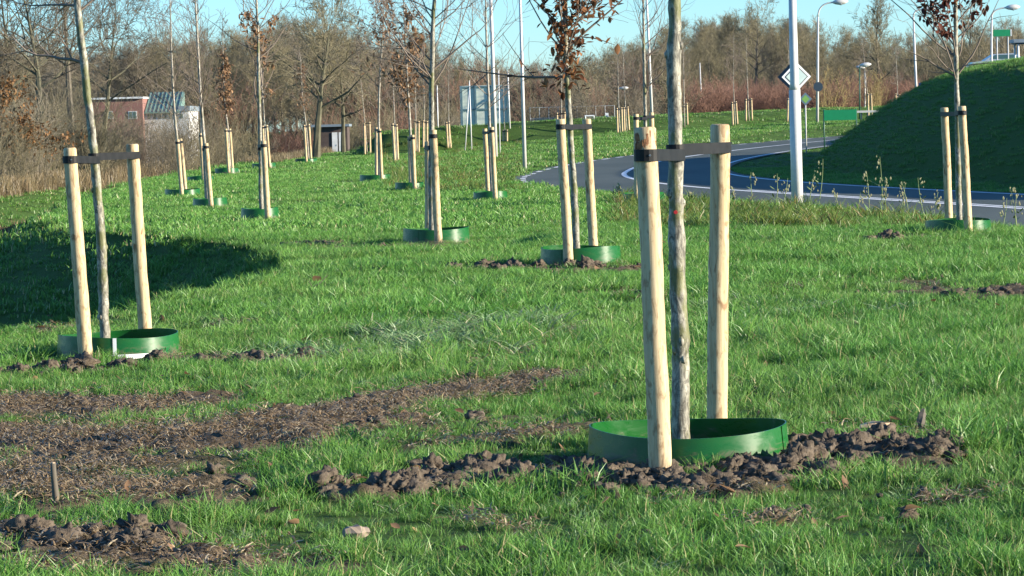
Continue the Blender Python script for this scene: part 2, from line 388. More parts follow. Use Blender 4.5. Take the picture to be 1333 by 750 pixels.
# ================================================================ the setting
# ---- bare soil: tracks and diggings, as strokes on the ground (photo pixel path, half width in metres, strength)
SOIL_PX = [
 ([(-60,530),(0,531),(60,534),(150,540),(190,534)], .50, 1), ([(-80,575),(40,582),(130,586),(230,580),(300,570),(370,556),(430,549)], .70, 1),
 ([(-60,632),(40,640),(110,648),(185,644)], .50, .95), ([(-60,612),(60,615),(240,608)], .30, .8),
 ([(-60,702),(30,705),(100,708),(170,720),(250,733),(330,746),(360,760)], .27, 1), ([(-40,745),(60,744),(160,752)], .11, .9),
 ([(400,548),(470,540),(560,522),(620,512),(680,503),(725,494)], .30, .95), ([(600,488),(640,478),(680,465),(760,428)], .14, .7),
 ([(225,470),(300,472),(360,475),(415,468)], .28, 1), ([(20,488),(60,484),(120,485)], .18, .9), ([(560,588),(620,580),(700,570),(745,560)], .15, .7),
 ([(490,648),(540,640),(600,630),(680,624),(760,618)], .2, 1), ([(740,610),(800,630),(860,640),(920,640),(980,628),(1030,606)], .20, 1), ([(1000,600),(1060,594),(1120,597),(1200,602)], .26, 1),
 ([(840,650),(930,655),(1000,642)], .08, .9), ([(600,676),(640,690),(700,696)], .05, .5), ([(980,690),(1040,682)], .08, .6), ([(1230,660),(1280,650)], .09, .5),
 ([(615,352),(680,352),(760,356),(835,351)], .38, 1), ([(1130,316),(1180,312),(1215,312)], .35, 1), ([(1070,369),(1110,366)], .18, .8), ([(1150,372),(1190,370),(1230,380)], .3, .7), ([(1240,384),(1290,386),(1340,380)], .5, .95),
 ([(765,386),(800,384),(840,387)], .35, .8), ([(520,322),(560,323),(640,318)], .6, .8), ([(410,318),(450,324),(500,325)], .45, .85), ([(355,262),(400,268),(430,262)], .9, .7), ([(380,235),(440,240),(470,236)], .8, .5),
 ([(290,425),(340,424)], .14, .5), ([(60,432),(100,430)], .2, .7), ([(1120,560),(1160,566),(1215,580)], .10, .5), ([(1010,380),(1040,376)], .15, .5), ([(620,390),(660,392)], .18, .4)]
SOIL = [([tuple(at(*q)[:2]) for q in P], w, s) for P, w, s in SOIL_PX]
def soil(x, y):
    x = np.asarray(x, float); y = np.asarray(y, float); r = np.zeros(x.shape)
    n = fbm(x*2.3, y*1.7, 31, 3)*1.9; n2 = fbm(x*9, y*7, 37, 2)
    for P, w, s in SOIL:
        xs = [p[0] for p in P]; ys = [p[1] for p in P]
        m = (x > min(xs)-2*w-.6) & (x < max(xs)+2*w+.6) & (y > min(ys)-2*w-.6) & (y < max(ys)+2*w+.6)
        if not m.any(): continue
        d = seg_dist(x[m], y[m], P)/w + n[m] + n2[m]*.5
        r[m] = np.maximum(r[m], s*sstep(1.25, .7, d))
    return r
def soil_relief(x, y, s):
    return s*(.11*fbm(x*6, y*6, 41, 3) + .08*np.abs(fbm(x*15, y*15, 43, 3)) + .015)

# ---- ground sheet
rows = [-80, -30, -8, 0, 3, 5.5, 7.5]
y = 8.4
while y < 62: rows.append(y); y *= 1.0028
while y < 130: rows.append(y); y *= 1.006
while y < 420: rows.append(y); y *= 1.012
rows += [430, 480, 560, 700, 950, 1400, 2200, 3800]
u = np.linspace(-1, 1, 271); u = u*.75+u**3*.25
u = np.concatenate([[-60, -18, -6, -3, -1.9, -1.35, -1.15], u, [1.15, 1.35, 1.9, 3, 6, 18, 60]])
GY = np.array(rows)[:, None]; W = np.maximum(.205*GY+2.0, 4.0)
GX = u[None, :]*W; GYY = np.broadcast_to(GY, GX.shape)
GX = np.clip(GX, -3000, 3000)
gs = soil(GX.ravel(), GYY.ravel()); gzv = terrain(GX.ravel(), GYY.ravel())
near = GYY.ravel() < 60
gzv = gzv + np.where(near, soil_relief(GX.ravel(), GYY.ravel(), gs) + .02*fbm(GX.ravel()*4, GYY.ravel()*4, 47, 2), 0)
nr, nc = GX.shape
idx = np.arange(nr*nc).reshape(nr, nc)
Q = np.stack([idx[:-1, :-1], idx[:-1, 1:], idx[1:, 1:], idx[1:, :-1]], -1).reshape(-1, 4)
me = np_mesh('ground', np.stack([GX.ravel(), GYY.ravel(), gzv], 1), Q)
a = me.attributes.new('soil', 'FLOAT', 'POINT'); a.data.foreach_set('value', gs.astype(np.float32))
ground = tag(link('ground', me, M['ground'], None, True), 'grassy ground with bare brown soil tracks', 'ground', kind='structure')

# ---- road: an asphalt sheet round the bend, painted lines on it as parts
def offset(P, d):
    T = np.gradient(P, axis=0); T /= np.linalg.norm(T, axis=1)[:, None]
    return P+np.stack([-T[:, 1], T[:, 0]], 1)*d            # positive: outer side (left of travel away from us)
ROADF = spline([tuple(p) for p in ROAD[::3]], 14)
def strip(name, P, d0, d1, lift, mat, parent):
    A, B = offset(P, d0), offset(P, d1); n = len(P); k = max(1, int(abs(d0-d1)/1.2))
    cols = [A+(B-A)*j/k for j in range(k+1)]
    V = np.concatenate([np.column_stack([c, road_z(P[:, 1])+lift]) for c in cols])
    Q = [(j*n+i, j*n+i+1, (j+1)*n+i+1, (j+1)*n+i) for j in range(k) for i in range(n-1)]
    return link(name, np_mesh(name, V, np.array(Q)[:, ::-1]), mat, parent)
road = tag(strip('road', ROADF, -ROAD_HALF, ROAD_HALF, 0, M['asphalt'], None), 'asphalt road bending round the shaded hill', 'road', kind='structure')
arc = np.concatenate([[0], np.cumsum(np.linalg.norm(np.diff(ROADF, axis=0), axis=1))])
def sub(a, b): return ROADF[np.searchsorted(arc, a):np.searchsorted(arc, b)+1]
L = arc[-1]
strip('centre_line', ROADF, -.09, .09, .004, M['paint'], road)
s0 = float(arc[np.argmin(np.abs(ROADF[:, 1]-78))])
strip('centre_line', sub(0, s0), -.36, -.22, .004, M['paint'], road)
strip('edge_line', sub(0, L), -ROAD_HALF+.28, -ROAD_HALF+.42, .004, M['paint'], road)
def at_arc(a):
    return np.array([np.interp(a, arc, ROADF[:, 0]), np.interp(a, arc, ROADF[:, 1])])
a = 2.0
while a < L-4:
    P = np.array([at_arc(a+k*.35) for k in range(5)])
    strip('edge_dash', P, ROAD_HALF-.42, ROAD_HALF-.24, .004, M['paint'], road); a += 3.0

# ---- ditch water
V = [(-19.5, 40, -1.95), (-9.6, 52, -1.95), (-10, 70, -1.95), (-12.2, 100, -1.95), (-13.8, 150, -1.95), (-20.5, 150, -1.95), (-20.5, 72, -1.95), (-30, 60, -1.95)]
tag(link('ditch_water', np_mesh('ditch_water', V, [list(range(8))]), M['water']), 'dark strip of water in the ditch', 'water', kind='structure')

# ---- grass: tufts of real blades spread over the turf
def tuft(seed, n, rad, h, w, lean, segs=2):
    r = np.random.default_rng(seed); V, Qd, C = [], [], []
    for b in range(n):
        rr = rad*math.sqrt(r.random()); a = r.uniform(0, 6.283); bx, by = rr*math.cos(a), rr*math.sin(a)
        hh = h*r.uniform(.45, 1.15); ww = w*r.uniform(.7, 1.2); la = r.uniform(0, 6.283); ln = lean*r.uniform(.1, 1.2)*hh
        fa = r.uniform(0, 6.283); fx, fy = math.cos(fa)*ww/2, math.sin(fa)*ww/2; v0 = r.random(); base = len(V)
        for k in range(segs+1):
            t = k/segs; cx, cy, cz = bx+math.cos(la)*ln*t*t, by+math.sin(la)*ln*t*t, hh*t*(1-.25*lean*t)-.012
            s = (1, .8, .12)[k] if segs == 2 else (1, .9, .65, .1)[k]
            V += [(cx-fx*s, cy-fy*s, cz), (cx+fx*s, cy+fy*s, cz)]; C += [(v0, .1+.9*t, 0, 1)]*2
        for k in range(segs): Qd.append((base+2*k, base+2*k+1, base+2*k+3, base+2*k+2))
    me = np_mesh('tuft', V, Qd); ca = me.attributes.new('blade', 'FLOAT_COLOR', 'POINT'); ca.data.foreach_set('color', np.array(C, np.float32).ravel())
    return me
def scatter_object(name, pts, variants, mat, label, cat):
    """one stuff object: points of a mesh, each drawn as one of the tuft meshes by geometry nodes"""
    P = np.array([p[:3] for p in pts], np.float32); me = bpy.data.meshes.new(name); me.vertices.add(len(P)); me.vertices.foreach_set('co', P.ravel())
    A = np.array(pts, float)
    for nm, col in (('rot', 3), ('size', 4)):
        at_ = me.attributes.new(nm, 'FLOAT', 'POINT'); at_.data.foreach_set('value', A[:, col].astype(np.float32))
    at_ = me.attributes.new('pick', 'INT', 'POINT'); at_.data.foreach_set('value', A[:, 5].astype(np.int32))
    o = bpy.data.objects.new(name, me); COL.objects.link(o); tag(o, label, cat, kind='stuff')
    g = bpy.data.node_groups.new(name+'_nodes', 'GeometryNodeTree')
    g.interface.new_socket('Geometry', in_out='INPUT', socket_type='NodeSocketGeometry'); g.interface.new_socket('Geometry', in_out='OUTPUT', socket_type='NodeSocketGeometry')
    N = g.nodes.new; Lk = g.links.new; gi, go = N('NodeGroupInput'), N('NodeGroupOutput'); j = N('GeometryNodeGeometryToInstance')
    for k, tm in reversed(list(enumerate(variants))):
        src = bpy.data.objects.new(name+'_source', tm); tm.materials.append(mat)
        oi = N('GeometryNodeObjectInfo'); oi.inputs['Object'].default_value = src; oi.inputs['As Instance'].default_value = False
        Lk(oi.outputs['Geometry'], j.inputs[0])
    ins = N('GeometryNodeInstanceOnPoints'); ins.inputs['Pick Instance'].default_value = True
    def attr(nm, typ):
        x = N('GeometryNodeInputNamedAttribute'); x.data_type = typ; x.inputs[0].default_value = nm
        return next(s for s in x.outputs if s.enabled and s.name == 'Attribute')
    Lk(gi.outputs[0], ins.inputs['Points']); Lk(j.outputs[0], ins.inputs['Instance']); Lk(attr('pick', 'INT'), ins.inputs['Instance Index'])
    cx = N('ShaderNodeCombineXYZ'); Lk(attr('rot', 'FLOAT'), cx.inputs[2]); Lk(cx.outputs[0], ins.inputs['Rotation'])
    cs = N('ShaderNodeCombineXYZ'); s_ = attr('size', 'FLOAT')
    for k in range(3): Lk(s_, cs.inputs[k])
    Lk(cs.outputs[0], ins.inputs['Scale']); Lk(ins.outputs[0], go.inputs[0])
    md = o.modifiers.new('scatter', 'NODES'); md.node_group = g; return o
NV = 6
tufts = [tuft(100+k, 40, .08, (.085, .11, .075, .125, .095, .06)[k], .0050, (.6, .9, 1.0, .8, .6, 1.1)[k]) for k in range(NV)]
tall = [tuft(150+k, 46, .085, (.17, .20, .15)[k], .0065, 1.0, 3) for k in range(3)]            # 12-14: rank clumps
tufts += [tuft(200+k, 50, .16, (.10, .12, .09)[k], .0095, .75) for k in range(3)]                  # 6-8: middle distance
tufts += [tuft(300+k, 70, .50, (.10, .13, .085)[k], .024, .7) for k in range(3)]                   # 9-11: far
tufts += tall
gpts = []
def rings_clear(x, y, pad=0):
    m = np.ones(len(x), bool)
    for cx, cy, r in RINGS: m &= (x-cx)**2+(y-cy)**2 > (r+pad)**2
    return m
def sow(y0, y1, dens, picks, margin, smin, smax, seed, keep_soil=.13):
    r = np.random.default_rng(seed); yy0 = y0
    while yy0 < y1:
        yy1 = min(y1, yy0*1.15); wid = .185*yy1+margin; n = int(dens*(yy1-yy0)*2*wid)
        x = r.uniform(-wid, wid, n); yv = r.uniform(yy0, yy1, n)
        s = soil(x, yv); keep = r.random(n) > s*(1-keep_soil)
        keep &= seg_dist(x, yv, ROAD) > ROAD_HALF+.12
        z = terrain(x, yv); keep &= (z > -1.9); keep &= r.random(n) < np.clip(.85+1.1*fbm(x*1.3, yv*1.0, 53, 3), .6, 1)
        x, yv, z, s = x[keep], yv[keep], z[keep], s[keep]
        inr = ~rings_clear(x, yv, .02); k2 = ~inr | (r.random(len(x)) < .12); x, yv, z, s = x[k2], yv[k2], z[k2], s[k2]
        sz = r.uniform(smin, smax, len(x))*np.clip(1+1.2*fbm(x*.7, yv*.5, 59, 3)+1.1*fbm(x*3.1, yv*2.3, 73, 2), .55, 1.8)*(1-.35*s)
        pk = r.choice(picks, len(x)); on_hill = inside(x, yv, ISLAND) & (yv > 46); pk = np.where(on_hill, r.integers(6, 9, len(x)), pk); sz = np.where(on_hill, sz*.85, sz); rot = r.uniform(0, 6.283, len(x))
        gpts.append(np.column_stack([x, yv, z, rot, sz, pk])); yy0 = yy1
RINGS = []     # filled below with the plastic rings before the grass is sown
# ================================================================ young trees with stakes and rings
def P3(px, py): return at(px, py)
# each: where-phrase, stakes [(base px, top px, which)], trunk px path, ring (x0, x1) or None, kind, crown settings
PLANT = [
 dict(w='the nearest young tree', st=[((860,632),(839,168),'front',13.45),((934,568),(934,164),'rear',14.95)], tr=[(886,592),(882,420),(878,240),(876,100),(877,0)], d=14.25, ring=(758,1021), r=.040, leaf=None, desc='thick mossy bare trunk of the nearest young tree'),
 dict(w='the young tree beside the shaded hollow', st=[((112,474),(91,194),'front',21.6),((190,448),(172,189),'rear',22.9)], tr=[(137,462),(132,330),(124,200),(113,90),(104,0)], d=22.2, ring=(70,228), r=.037, leaf=None, desc='leaning mossy young tree with bare limbs beside the shaded hollow', mark=True, limbs=[(106,80,-60,45),(103,8,-62,5)]),
 dict(w='the oak in front of the road bend', st=[((741,351),(730,156),'front',33.0),((773,338),(763,156),'rear',34.3)], tr=[(752,345),(747,240),(741,150),(737,90),(735,0)], d=33.6, ring=(704,806), r=.040, leaf='oak_leaf', lz=(1.95,3.7), nl=640, desc='young oak with rusty brown leaves before the road bend'),
 dict(w='the bare sapling with the forked limbs', st=[((571,319),(565,170),'front',41.2),((558,312),(557,185),'rear',42.4)], tr=[(562,316),(561,200),(561,140),(563,60),(565,0)], d=41.8, ring=(525,610), r=.046, leaf=None, desc='bare young tree with forking upswept limbs in mid meadow'),
 dict(w='the sapling with dark leaves by the lamp post', st=[((1236,301),(1229,141),'rear',40.0),((1261,310),(1253,139),'front',38.2)], tr=[(1249,306),(1247,200),(1245,100),(1243,0)], d=39.1, ring=(1204,1290), r=.040, leaf='oak_leaf_dark', lz=(2.4,3.5), nl=620, desc='sapling with sparse dark red leaves before the shaded hill'),
 dict(w='the sapling beside the tall grey lamp post', st=[((636,258),(631,168),'rear',65.0),((645,263),(640,166),'front',63.6)], tr=[(641,261),(637,150),(634,80),(632,0)], d=64.3, ring=(617,662), r=.045, leaf=None, desc='thin bare sapling in line with the pale lamp post'),
 dict(w='the coppery oak next to the forked sapling', st=[((540,249),(537,176),'front',76.4),((535,246),(533,178),'rear',77.8)], tr=[(538,248),(534,170),(529,90),(525,0)], d=77, ring=(516,553), r=.045, leaf='oak_leaf_pale', lz=(2.2,4.6), nl=380, desc='slim oak with coppery leaves beside the forked bare tree'),
 dict(w='the wide twiggy oak', st=[((497,237),(494,168),'front',89.6),((490,233),(490,166),'rear',91.2)], tr=[(494,236),(493,150),(495,90),(500,0)], d=90.3, ring=(470,510), r=.05, leaf='oak_leaf_pale', lz=(1.9,5.4), nl=430, desc='wide twiggy oak with scattered tan leaves in the middle row', wide=1.5),
 dict(w='the slim sapling behind the wide oak', st=[((514,211),(511,161),'front',0),((518,210),(516,162),'rear',0)], tr=[(516,210),(512,120),(509,60),(508,0)], d=0, ring=None, r=.04, leaf=None, desc='slim bare sapling just behind the wide twiggy oak'),
 dict(w='the leaning sapling beside the dyke end', st=[((475,203),(474,161),'front',0),((482,201),(481,159),'rear',0)], tr=[(478,202),(474,150),(469,100),(465,60)], d=0, ring=None, r=.045, leaf=None, desc='pale sapling leaning at the end of the low dyke'),
 dict(w='the small leafy oak before the big bare tree', st=[((399,211),(396,163),'front',150),((405,208),(402,162),'rear',152)], tr=[(402,209),(398,160),(394,130),(392,90)], d=151, ring=(387,415), r=.05, leaf='oak_leaf_pale', lz=(2.6,4.9), nl=170, desc='small oak with a tuft of tan leaves before the large bare tree'),
 dict(w='the sapling with clumped brown leaves', st=[((349,289),(343,184),'front',53.6),((345,286),(344,188),'rear',55.0)], tr=[(341,287),(338,180),(336,90),(333,0)], d=54.3, ring=(315,363), r=.045, leaf='oak_leaf_pale', lz=(2.1,3.7), nl=260, desc='sapling with a few clumps of brown leaves near the hollow', clump=True),
 dict(w='the sapling behind the clump-leaved one', st=[((351,215),(347,163),'front',130),((344,215),(342,164),'rear',131)], tr=[(348,214),(343,140),(340,90)], d=130.5, ring=(331,361), r=.045, leaf=None, desc='thin sapling hidden behind the clump-leaved one'),
 dict(w='the bushy copper oak at the meadow edge', st=[((298,227),(294,168),'front',0),((303,225),(299,168),'rear',0)], tr=[(300,226),(296,160),(292,130),(290,60)], d=0, ring=(282,313), r=.05, leaf='oak_leaf_pale', lz=(2.3,4.7), nl=330, desc='narrow oak thick with copper leaves at the meadow edge', narrow=True),
 dict(w='the rearmost bare sapling by the bushes', st=[((265,238),(261,174),'front',0),((268,237),(265,175),'rear',0)], tr=[(266,237),(262,170),(260,90),(258,20)], d=0, ring=(246,280), r=.04, leaf=None, desc='rearmost of the three bare saplings by the bushes'),
 dict(w='the foremost bare sapling by the bushes', st=[((275,272),(268,187),'front',0),((270,270),(266,190),'rear',0)], tr=[(271,271),(263,150),(258,70),(254,0)], d=0, ring=(252,297), r=.05, leaf=None, desc='nearest of the three bare saplings by the bushes'),
 dict(w='the sapling before the red brick building', st=[((237,259),(231,182),'front',0),((242,256),(235,181),'rear',0)], tr=[(239,258),(229,170),(224,90),(221,0)], d=0, ring=(216,262), r=.045, leaf=None, desc='bare sapling standing before the red and green building'),
 dict(w='the far sapling left of the big board', st=[((587,195),(584,158),'front',0),((583,195),(581,159),'rear',0)], tr=[(585,195),(584,140),(584,70)], d=0, ring=None, r=.045, leaf=None, desc='far thin sapling on the dyke beside the big board'),
 dict(w='the far sapling behind the coppery oak', st=[((541,200),(540,156),'front',0),((545,200),(545,158),'rear',0)], tr=[(543,200),(541,140),(540,80)], d=0, ring=None, r=.045, leaf=None, desc='far thin sapling showing behind the coppery oak'),
 dict(w='the far sapling behind the forked tree', st=[((551,194),(551,157),'front',0),((556,194),(556,158),'rear',0)], tr=[(553,194),(552,130),(551,90)], d=0, ring=None, r=.045, leaf=None, desc='far thin sapling showing behind the forked tree'),
 dict(w='the far sapling under the big board', st=[((655,187),(655,169),'front',0),((660,187),(660,169),'rear',0)], tr=[(658,187),(656,150),(655,100)], d=0, ring=None, r=.04, leaf=None, desc='far thin sapling at the foot of the big board'),
 dict(w='the sapling half hidden by the nearest stake', st=[((829,266),(828,149),'front',58.5),((850,262),(848,147),'rear',59.8)], tr=[(841,265),(840,150),(838,60),(837,0)], d=59.2, ring=(811,866), r=.048, leaf=None, desc='bare upright sapling half hidden behind the nearest stakes'),
 dict(w='the left sapling of the close far pair', st=[((804,174),(803,141),'front',0),((810,173),(809,140),'rear',0)], tr=[(807,174),(805,120),(804,70)], d=0, ring=None, r=.045, leaf=None, desc='left sapling of the close far pair beyond the road bend'),
 dict(w='the right sapling of the close far pair', st=[((813,172),(812,140),'front',0),((819,171),(817,139),'rear',0)], tr=[(816,172),(813,120),(811,70)], d=0, ring=None, r=.045, leaf=None, desc='right sapling of the close far pair beyond the road bend'),
 dict(w='the far sapling showing past the nearest trunk', st=[((887,168),(886,137),'front',0),((895,163),(894,134),'rear',0)], tr=[(891,165),(890,110),(889,60)], d=0, ring=None, r=.045, leaf=None, desc='far sapling showing just past the nearest trunk'),
 dict(w='the far sapling before the red thicket', st=[((954,164),(953,133),'front',0),((960,163),(958,132),'rear',0)], tr=[(957,163),(955,110),(955,60)], d=0, ring=None, r=.04, leaf=None, desc='far sapling on the lit bank before the red thicket'),
 dict(w='the farther sapling before the red thicket', st=[((971,158),(971,129),'front',0),((979,157),(978,128),'rear',0)], tr=[(975,158),(973,110),(971,55)], d=0, ring=None, r=.04, leaf=None, desc='farther sapling with wider stakes before the red thicket'),
 dict(w='the far sapling behind the diamond sign', st=[((1025,159),(1026,128),'front',0),((1031,158),(1031,128),'rear',0)], tr=[(1028,158),(1028,120),(1027,90)], d=0, ring=None, r=.04, leaf=None, desc='far sapling showing beneath the diamond road sign'),
 dict(w='the far sapling by the yellow bush', st=[((1130,150),(1130,122),'front',206),((1135,150),(1134,122),'rear',207)], tr=[(1132,150),(1127,100),(1124,70)], d=206.5, ring=None, r=.04, leaf=None, desc='far sapling beside the yellowish bush and guard rail'),
 dict(w='the far sapling at the foot of the shaded hill', st=[((1166,150),(1166,122),'front',208),((1171,150),(1171,123),'rear',209)], tr=[(1168,150),(1168,110),(1166,70)], d=208.5, ring=None, r=.04, leaf=None, desc='far sapling standing at the foot of the shaded hill'),
 dict(w='the far sapling behind the rusty oak', st=[((726,172),(725,147),'front',0),((735,172),(735,146),'rear',0)], tr=[(731,172),(731,110),(731,60)], d=0, ring=None, r=.045, leaf=None, desc='far sapling showing behind the rusty oak by the road'),
]
for g in PLANT:          # distances: given, or where the base pixel meets the ground
    for k, s in enumerate(g['st']):
        (b, t, w, d) = s
        if not d: d = at(*b)[1]
        g['st'][k] = (b, t, w, d)
    if not g['d']: g['d'] = .5*(g['st'][0][3]+g['st'][1][3])
    if g['ring']:
        cx = .5*(pt(g['ring'][0], 300, g['d'])[0]+pt(g['ring'][1], 300, g['d'])[0])
        x0, x1 = pt(g['ring'][0], 300, g['d'])[0], pt(g['ring'][1], 300, g['d'])[0]
        g['rc'] = (cx, g['d'], .5*(x1-x0)*.99); RINGS.append(g['rc'])
def ground_path(P):
    return P
def resample(P, n):
    P = np.asarray(P, float); s = np.concatenate([[0], np.cumsum(np.linalg.norm(np.diff(P, axis=0), axis=1))])
    q = np.linspace(0, s[-1], n); return np.column_stack([np.interp(q, s, P[:, k]) for k in range(3)])
def leaf_mesh(name, pos, size, rng, mat, parent, shift):
    """curled leaves: each a folded strip of four facets hanging at its own angle"""
    V, F, C = [], [], []
    for p in pos:
        L_ = size*rng.uniform(.6, 1.25); Wd = L_*rng.uniform(.38, .6)
        a, b, c = rng.uniform(0, 6.283), rng.uniform(-1.4, .5), rng.uniform(-.6, .6)
        d = np.array([math.cos(a)*math.cos(b), math.sin(a)*math.cos(b), math.sin(b)])
        s = np.cross(d, [0, 0, 1.0]); s /= np.linalg.norm(s)+1e-9; n = np.cross(s, d); s = s*math.cos(c)+n*math.sin(c); n = np.cross(s, d)
        cu = rng.uniform(-.35, .35); base = len(V); v0 = rng.random()
        for t, w in ((0, .12), (.3, .95), (.65, 1.0), (1, .15)):
            o = p+d*L_*t+n*cu*L_*t*t
            V += [o-s*Wd*w/2+n*.16*Wd*w, o, o+s*Wd*w/2+n*.16*Wd*w]; C += [(v0, v0, v0, 1)]*3
        for k in range(3):
            i = base+3*k; F += [(i, i+1, i+4, i+3), (i+1, i+2, i+5, i+4)]
    me = np_mesh(name, np.array(V)-shift, F); ca = me.attributes.new('blade', 'FLOAT_COLOR', 'POINT'); ca.data.foreach_set('color', np.array(C, np.float32).ravel())
    return tag(link(name, me, mat, parent), kind='stuff')
def chain(rng, segs, p, d, L_, r, n, wig, up, level, kids, dens):
    """a branch as short tapering segments with side shoots"""
    d = d/np.linalg.norm(d)
    for i in range(n):
        d = d+rng.normal(0, wig, 3)+np.array([0, 0, up]); d /= np.linalg.norm(d)
        q = p+d*L_/n; r1 = r*(1-.75*(i+1)/n); segs.append((p, q, r*(1-.75*i/n), max(r1, .0012), level))
        p = q
        if level < kids and i >= (1 if level else 0):
            for _ in range(rng.poisson(dens)):
                a = rng.uniform(0, 6.283); side = np.cross(d, [math.cos(a), math.sin(a), .3]); side /= np.linalg.norm(side)+1e-9
                chain(rng, segs, p, d*.75+side*rng.uniform(.5, .95), L_*rng.uniform(.3, .6), r1*.7, max(2, n-1), wig, up*.8, level+1, kids, dens*.8)
    return p
def strap_band(mb, c0, r0, c1, r1, z, hgt):
    """a flat band looped round the stake and the trunk"""
    d = np.array([c1[0]-c0[0], c1[1]-c0[1]]); a0 = math.atan2(d[1], d[0]); pts = []
    for k in range(9): pts.append((c1[0]+(r1+.004)*math.cos(a0-math.pi/2+math.pi*k/8), c1[1]+(r1+.004)*math.sin(a0-math.pi/2+math.pi*k/8), c1[2]))
    for k in range(9): pts.append((c0[0]+(r0+.004)*math.cos(a0+math.pi/2+math.pi*k/8), c0[1]+(r0+.004)*math.sin(a0+math.pi/2+math.pi*k/8), c0[2]))
    n = len(pts); V = []; ctr = np.mean([p[:2] for p in pts], axis=0)
    for (x, yy, zz) in pts:
        ox, oy = x-ctr[0], yy-ctr[1]; l = math.hypot(ox, oy); ex, ey = ox/l*.005, oy/l*.005
        V += [(x, yy, zz-hgt/2), (x, yy, zz+hgt/2), (x+ex, yy+ey, zz+hgt/2), (x+ex, yy+ey, zz-hgt/2)]
    F = []
    for i in range(n):
        j = (i+1) % n
        for k in range(4): F.append((4*i+k, 4*j+k, 4*j+(k+1) % 4, 4*i+(k+1) % 4))
    mb.add(V, F)
SIDE = {'front': 'front', 'rear': 'rear'}
for gi_, g in enumerate(PLANT):
    rng = np.random.default_rng(500+gi_); D = g['d']; far = D > 100
    # trunk path from the pixels, then on above the frame
    T = [pt(px, py, D) for px, py in g['tr']]; T[0][2] = min(T[0][2], gz(T[0][0], D))-.03
    T = np.array(T); z_top = gz(T[0][0], D) + rng.uniform(4.9, 5.9)
    dirv = (T[-1]-T[-2])/np.linalg.norm(T[-1]-T[-2])
    if T[-1][2] < z_top: T = np.vstack([T, T[-1]+dirv*(z_top-T[-1][2])*.5, T[-1]+dirv*(z_top-T[-1][2])+rng.normal(0, .04, 3)])
    n = 130 if D < 30 else (48 if D < 60 else (24 if not far else 12))
    T = resample(spline([tuple(q) for q in T], 6), n); base = np.array([T[0][0], D, gz(T[0][0], D)])
    jit = np.cumsum(rng.normal(0, .0030*math.sqrt(40/max(n, 40)), (n, 3)), axis=0); jit -= np.linspace(0, 1, n)[:, None]*jit[-1]; jit[:, 2] = 0; jit[:2] = 0; T = T+jit
    hh = T[:, 2]-base[2]; rz_ = rng.normal(0, 1, n+8); rz_ = np.convolve(rz_, [.15, .35, .35, .15], 'same')[4:4+n]; nod = np.clip(np.cos(hh*2*math.pi/.21+2.0*np.sin(hh*3))-.55, 0, 1)
    R = g['r']*np.clip(1.06-.155*hh, .12, 1.2)*(1+(.085 if D < 60 else .05)*rz_+(.22*nod if D < 60 else 0)); R[0] *= 1.1
    o = thing('young_tree', g['desc'], 'tree', base)
    mb = MB(); mb.tube(T, R, 12 if D < 50 else 6, wob=.06 if D < 50 else 0, seed=gi_)
    if D < 30:                                          # knots and pruning scars
        for _ in range(16):
            i = rng.integers(6, n-40); a_ = rng.uniform(0, 6.283); c = T[i]+np.array([math.cos(a_), math.sin(a_), 0])*R[i]*.9
            mb.tube([c-[0, 0, .022], c-[0, 0, .008], c+[0, 0, .008], c+[0, 0, .022]], [.004, .013, .013, .004], 7)
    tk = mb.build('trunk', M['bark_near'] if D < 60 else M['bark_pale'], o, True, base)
    if gi_ == 0:                                        # a small red paint dot on the trunk
        i = int(np.argmin(np.abs([project(p)[1]-277 for p in T]))); q = T[i]+np.array([-.006, -R[i]*.99, 0])
        m2 = MB(); m2.tube([q+[0, .006, 0], q-[0, .004, 0]], [.011, .009], 8); m2.build('paint_dot', plain('red_dot', (.45, .02, .02), .5), tk, False, base)
    segs = []; tops = T[-1][2]-base[2]; wide = g.get('wide', 1.0)
    nb = 34 if not far else 22
    for _ in range(nb):
        h = rng.uniform(1.95 if gi_ > 1 else 2.35, tops*.97); i = int(np.argmin(np.abs(hh-h))); a_ = rng.uniform(0, 6.283)
        L_ = (.35+.9*(1-h/tops)*2.0)*rng.uniform(.55, 1.1)*wide; L_ = min(L_, 1.6)
        if g.get('narrow'): L_ *= .45
        chain(rng, segs, T[i], np.array([math.cos(a_), math.sin(a_), rng.uniform(.5, 1.3)]), L_*1.15, R[i]*.36, 6, .11, .09, 0, 2, .6 if wide == 1 else 1.0)
    chain(rng, segs, T[-1], dirv+np.array([0, 0, .3]), .7, R[-1], 5, .1, .05, 0, 2, .8)
    for (px, py, dx, dy) in g.get('limbs', []):         # the limbs one can see on this trunk
        p0 = pt(px, py, D); i = int(np.argmin(np.linalg.norm(T-p0, axis=1))); q = pt(px+dx, py-dy*.3, D+.2)
        chain(rng, segs, T[i], q-T[i], np.linalg.norm(q-T[i])*1.5, R[i]*.42, 7, .16, .05, 0, 2, .8)
    if gi_ == 2:
        chain(rng, segs, pt(737, 100, D), np.array([-1, .1, .12]), 1.25, .016, 7, .07, .0, 0, 1, .6); chain(rng, segs, pt(738, 62, D), np.array([.8, .1, .62]), 1.3, .014, 7, .05, .02, 0, 1, .3)
    if gi_ == 3:
        chain(rng, segs, pt(561, 96, D), np.array([-.9, 0, .7]), .75, .016, 6, .1, .1, 0, 2, .6); chain(rng, segs, pt(562, 92, D), np.array([.9, .1, .5]), 1.0, .018, 7, .08, .12, 0, 2, .7)
        chain(rng, segs, pt(561, 104, D), np.array([-.9, .2, .5]), .5, .012, 5, .1, .08, 0, 1, .6)
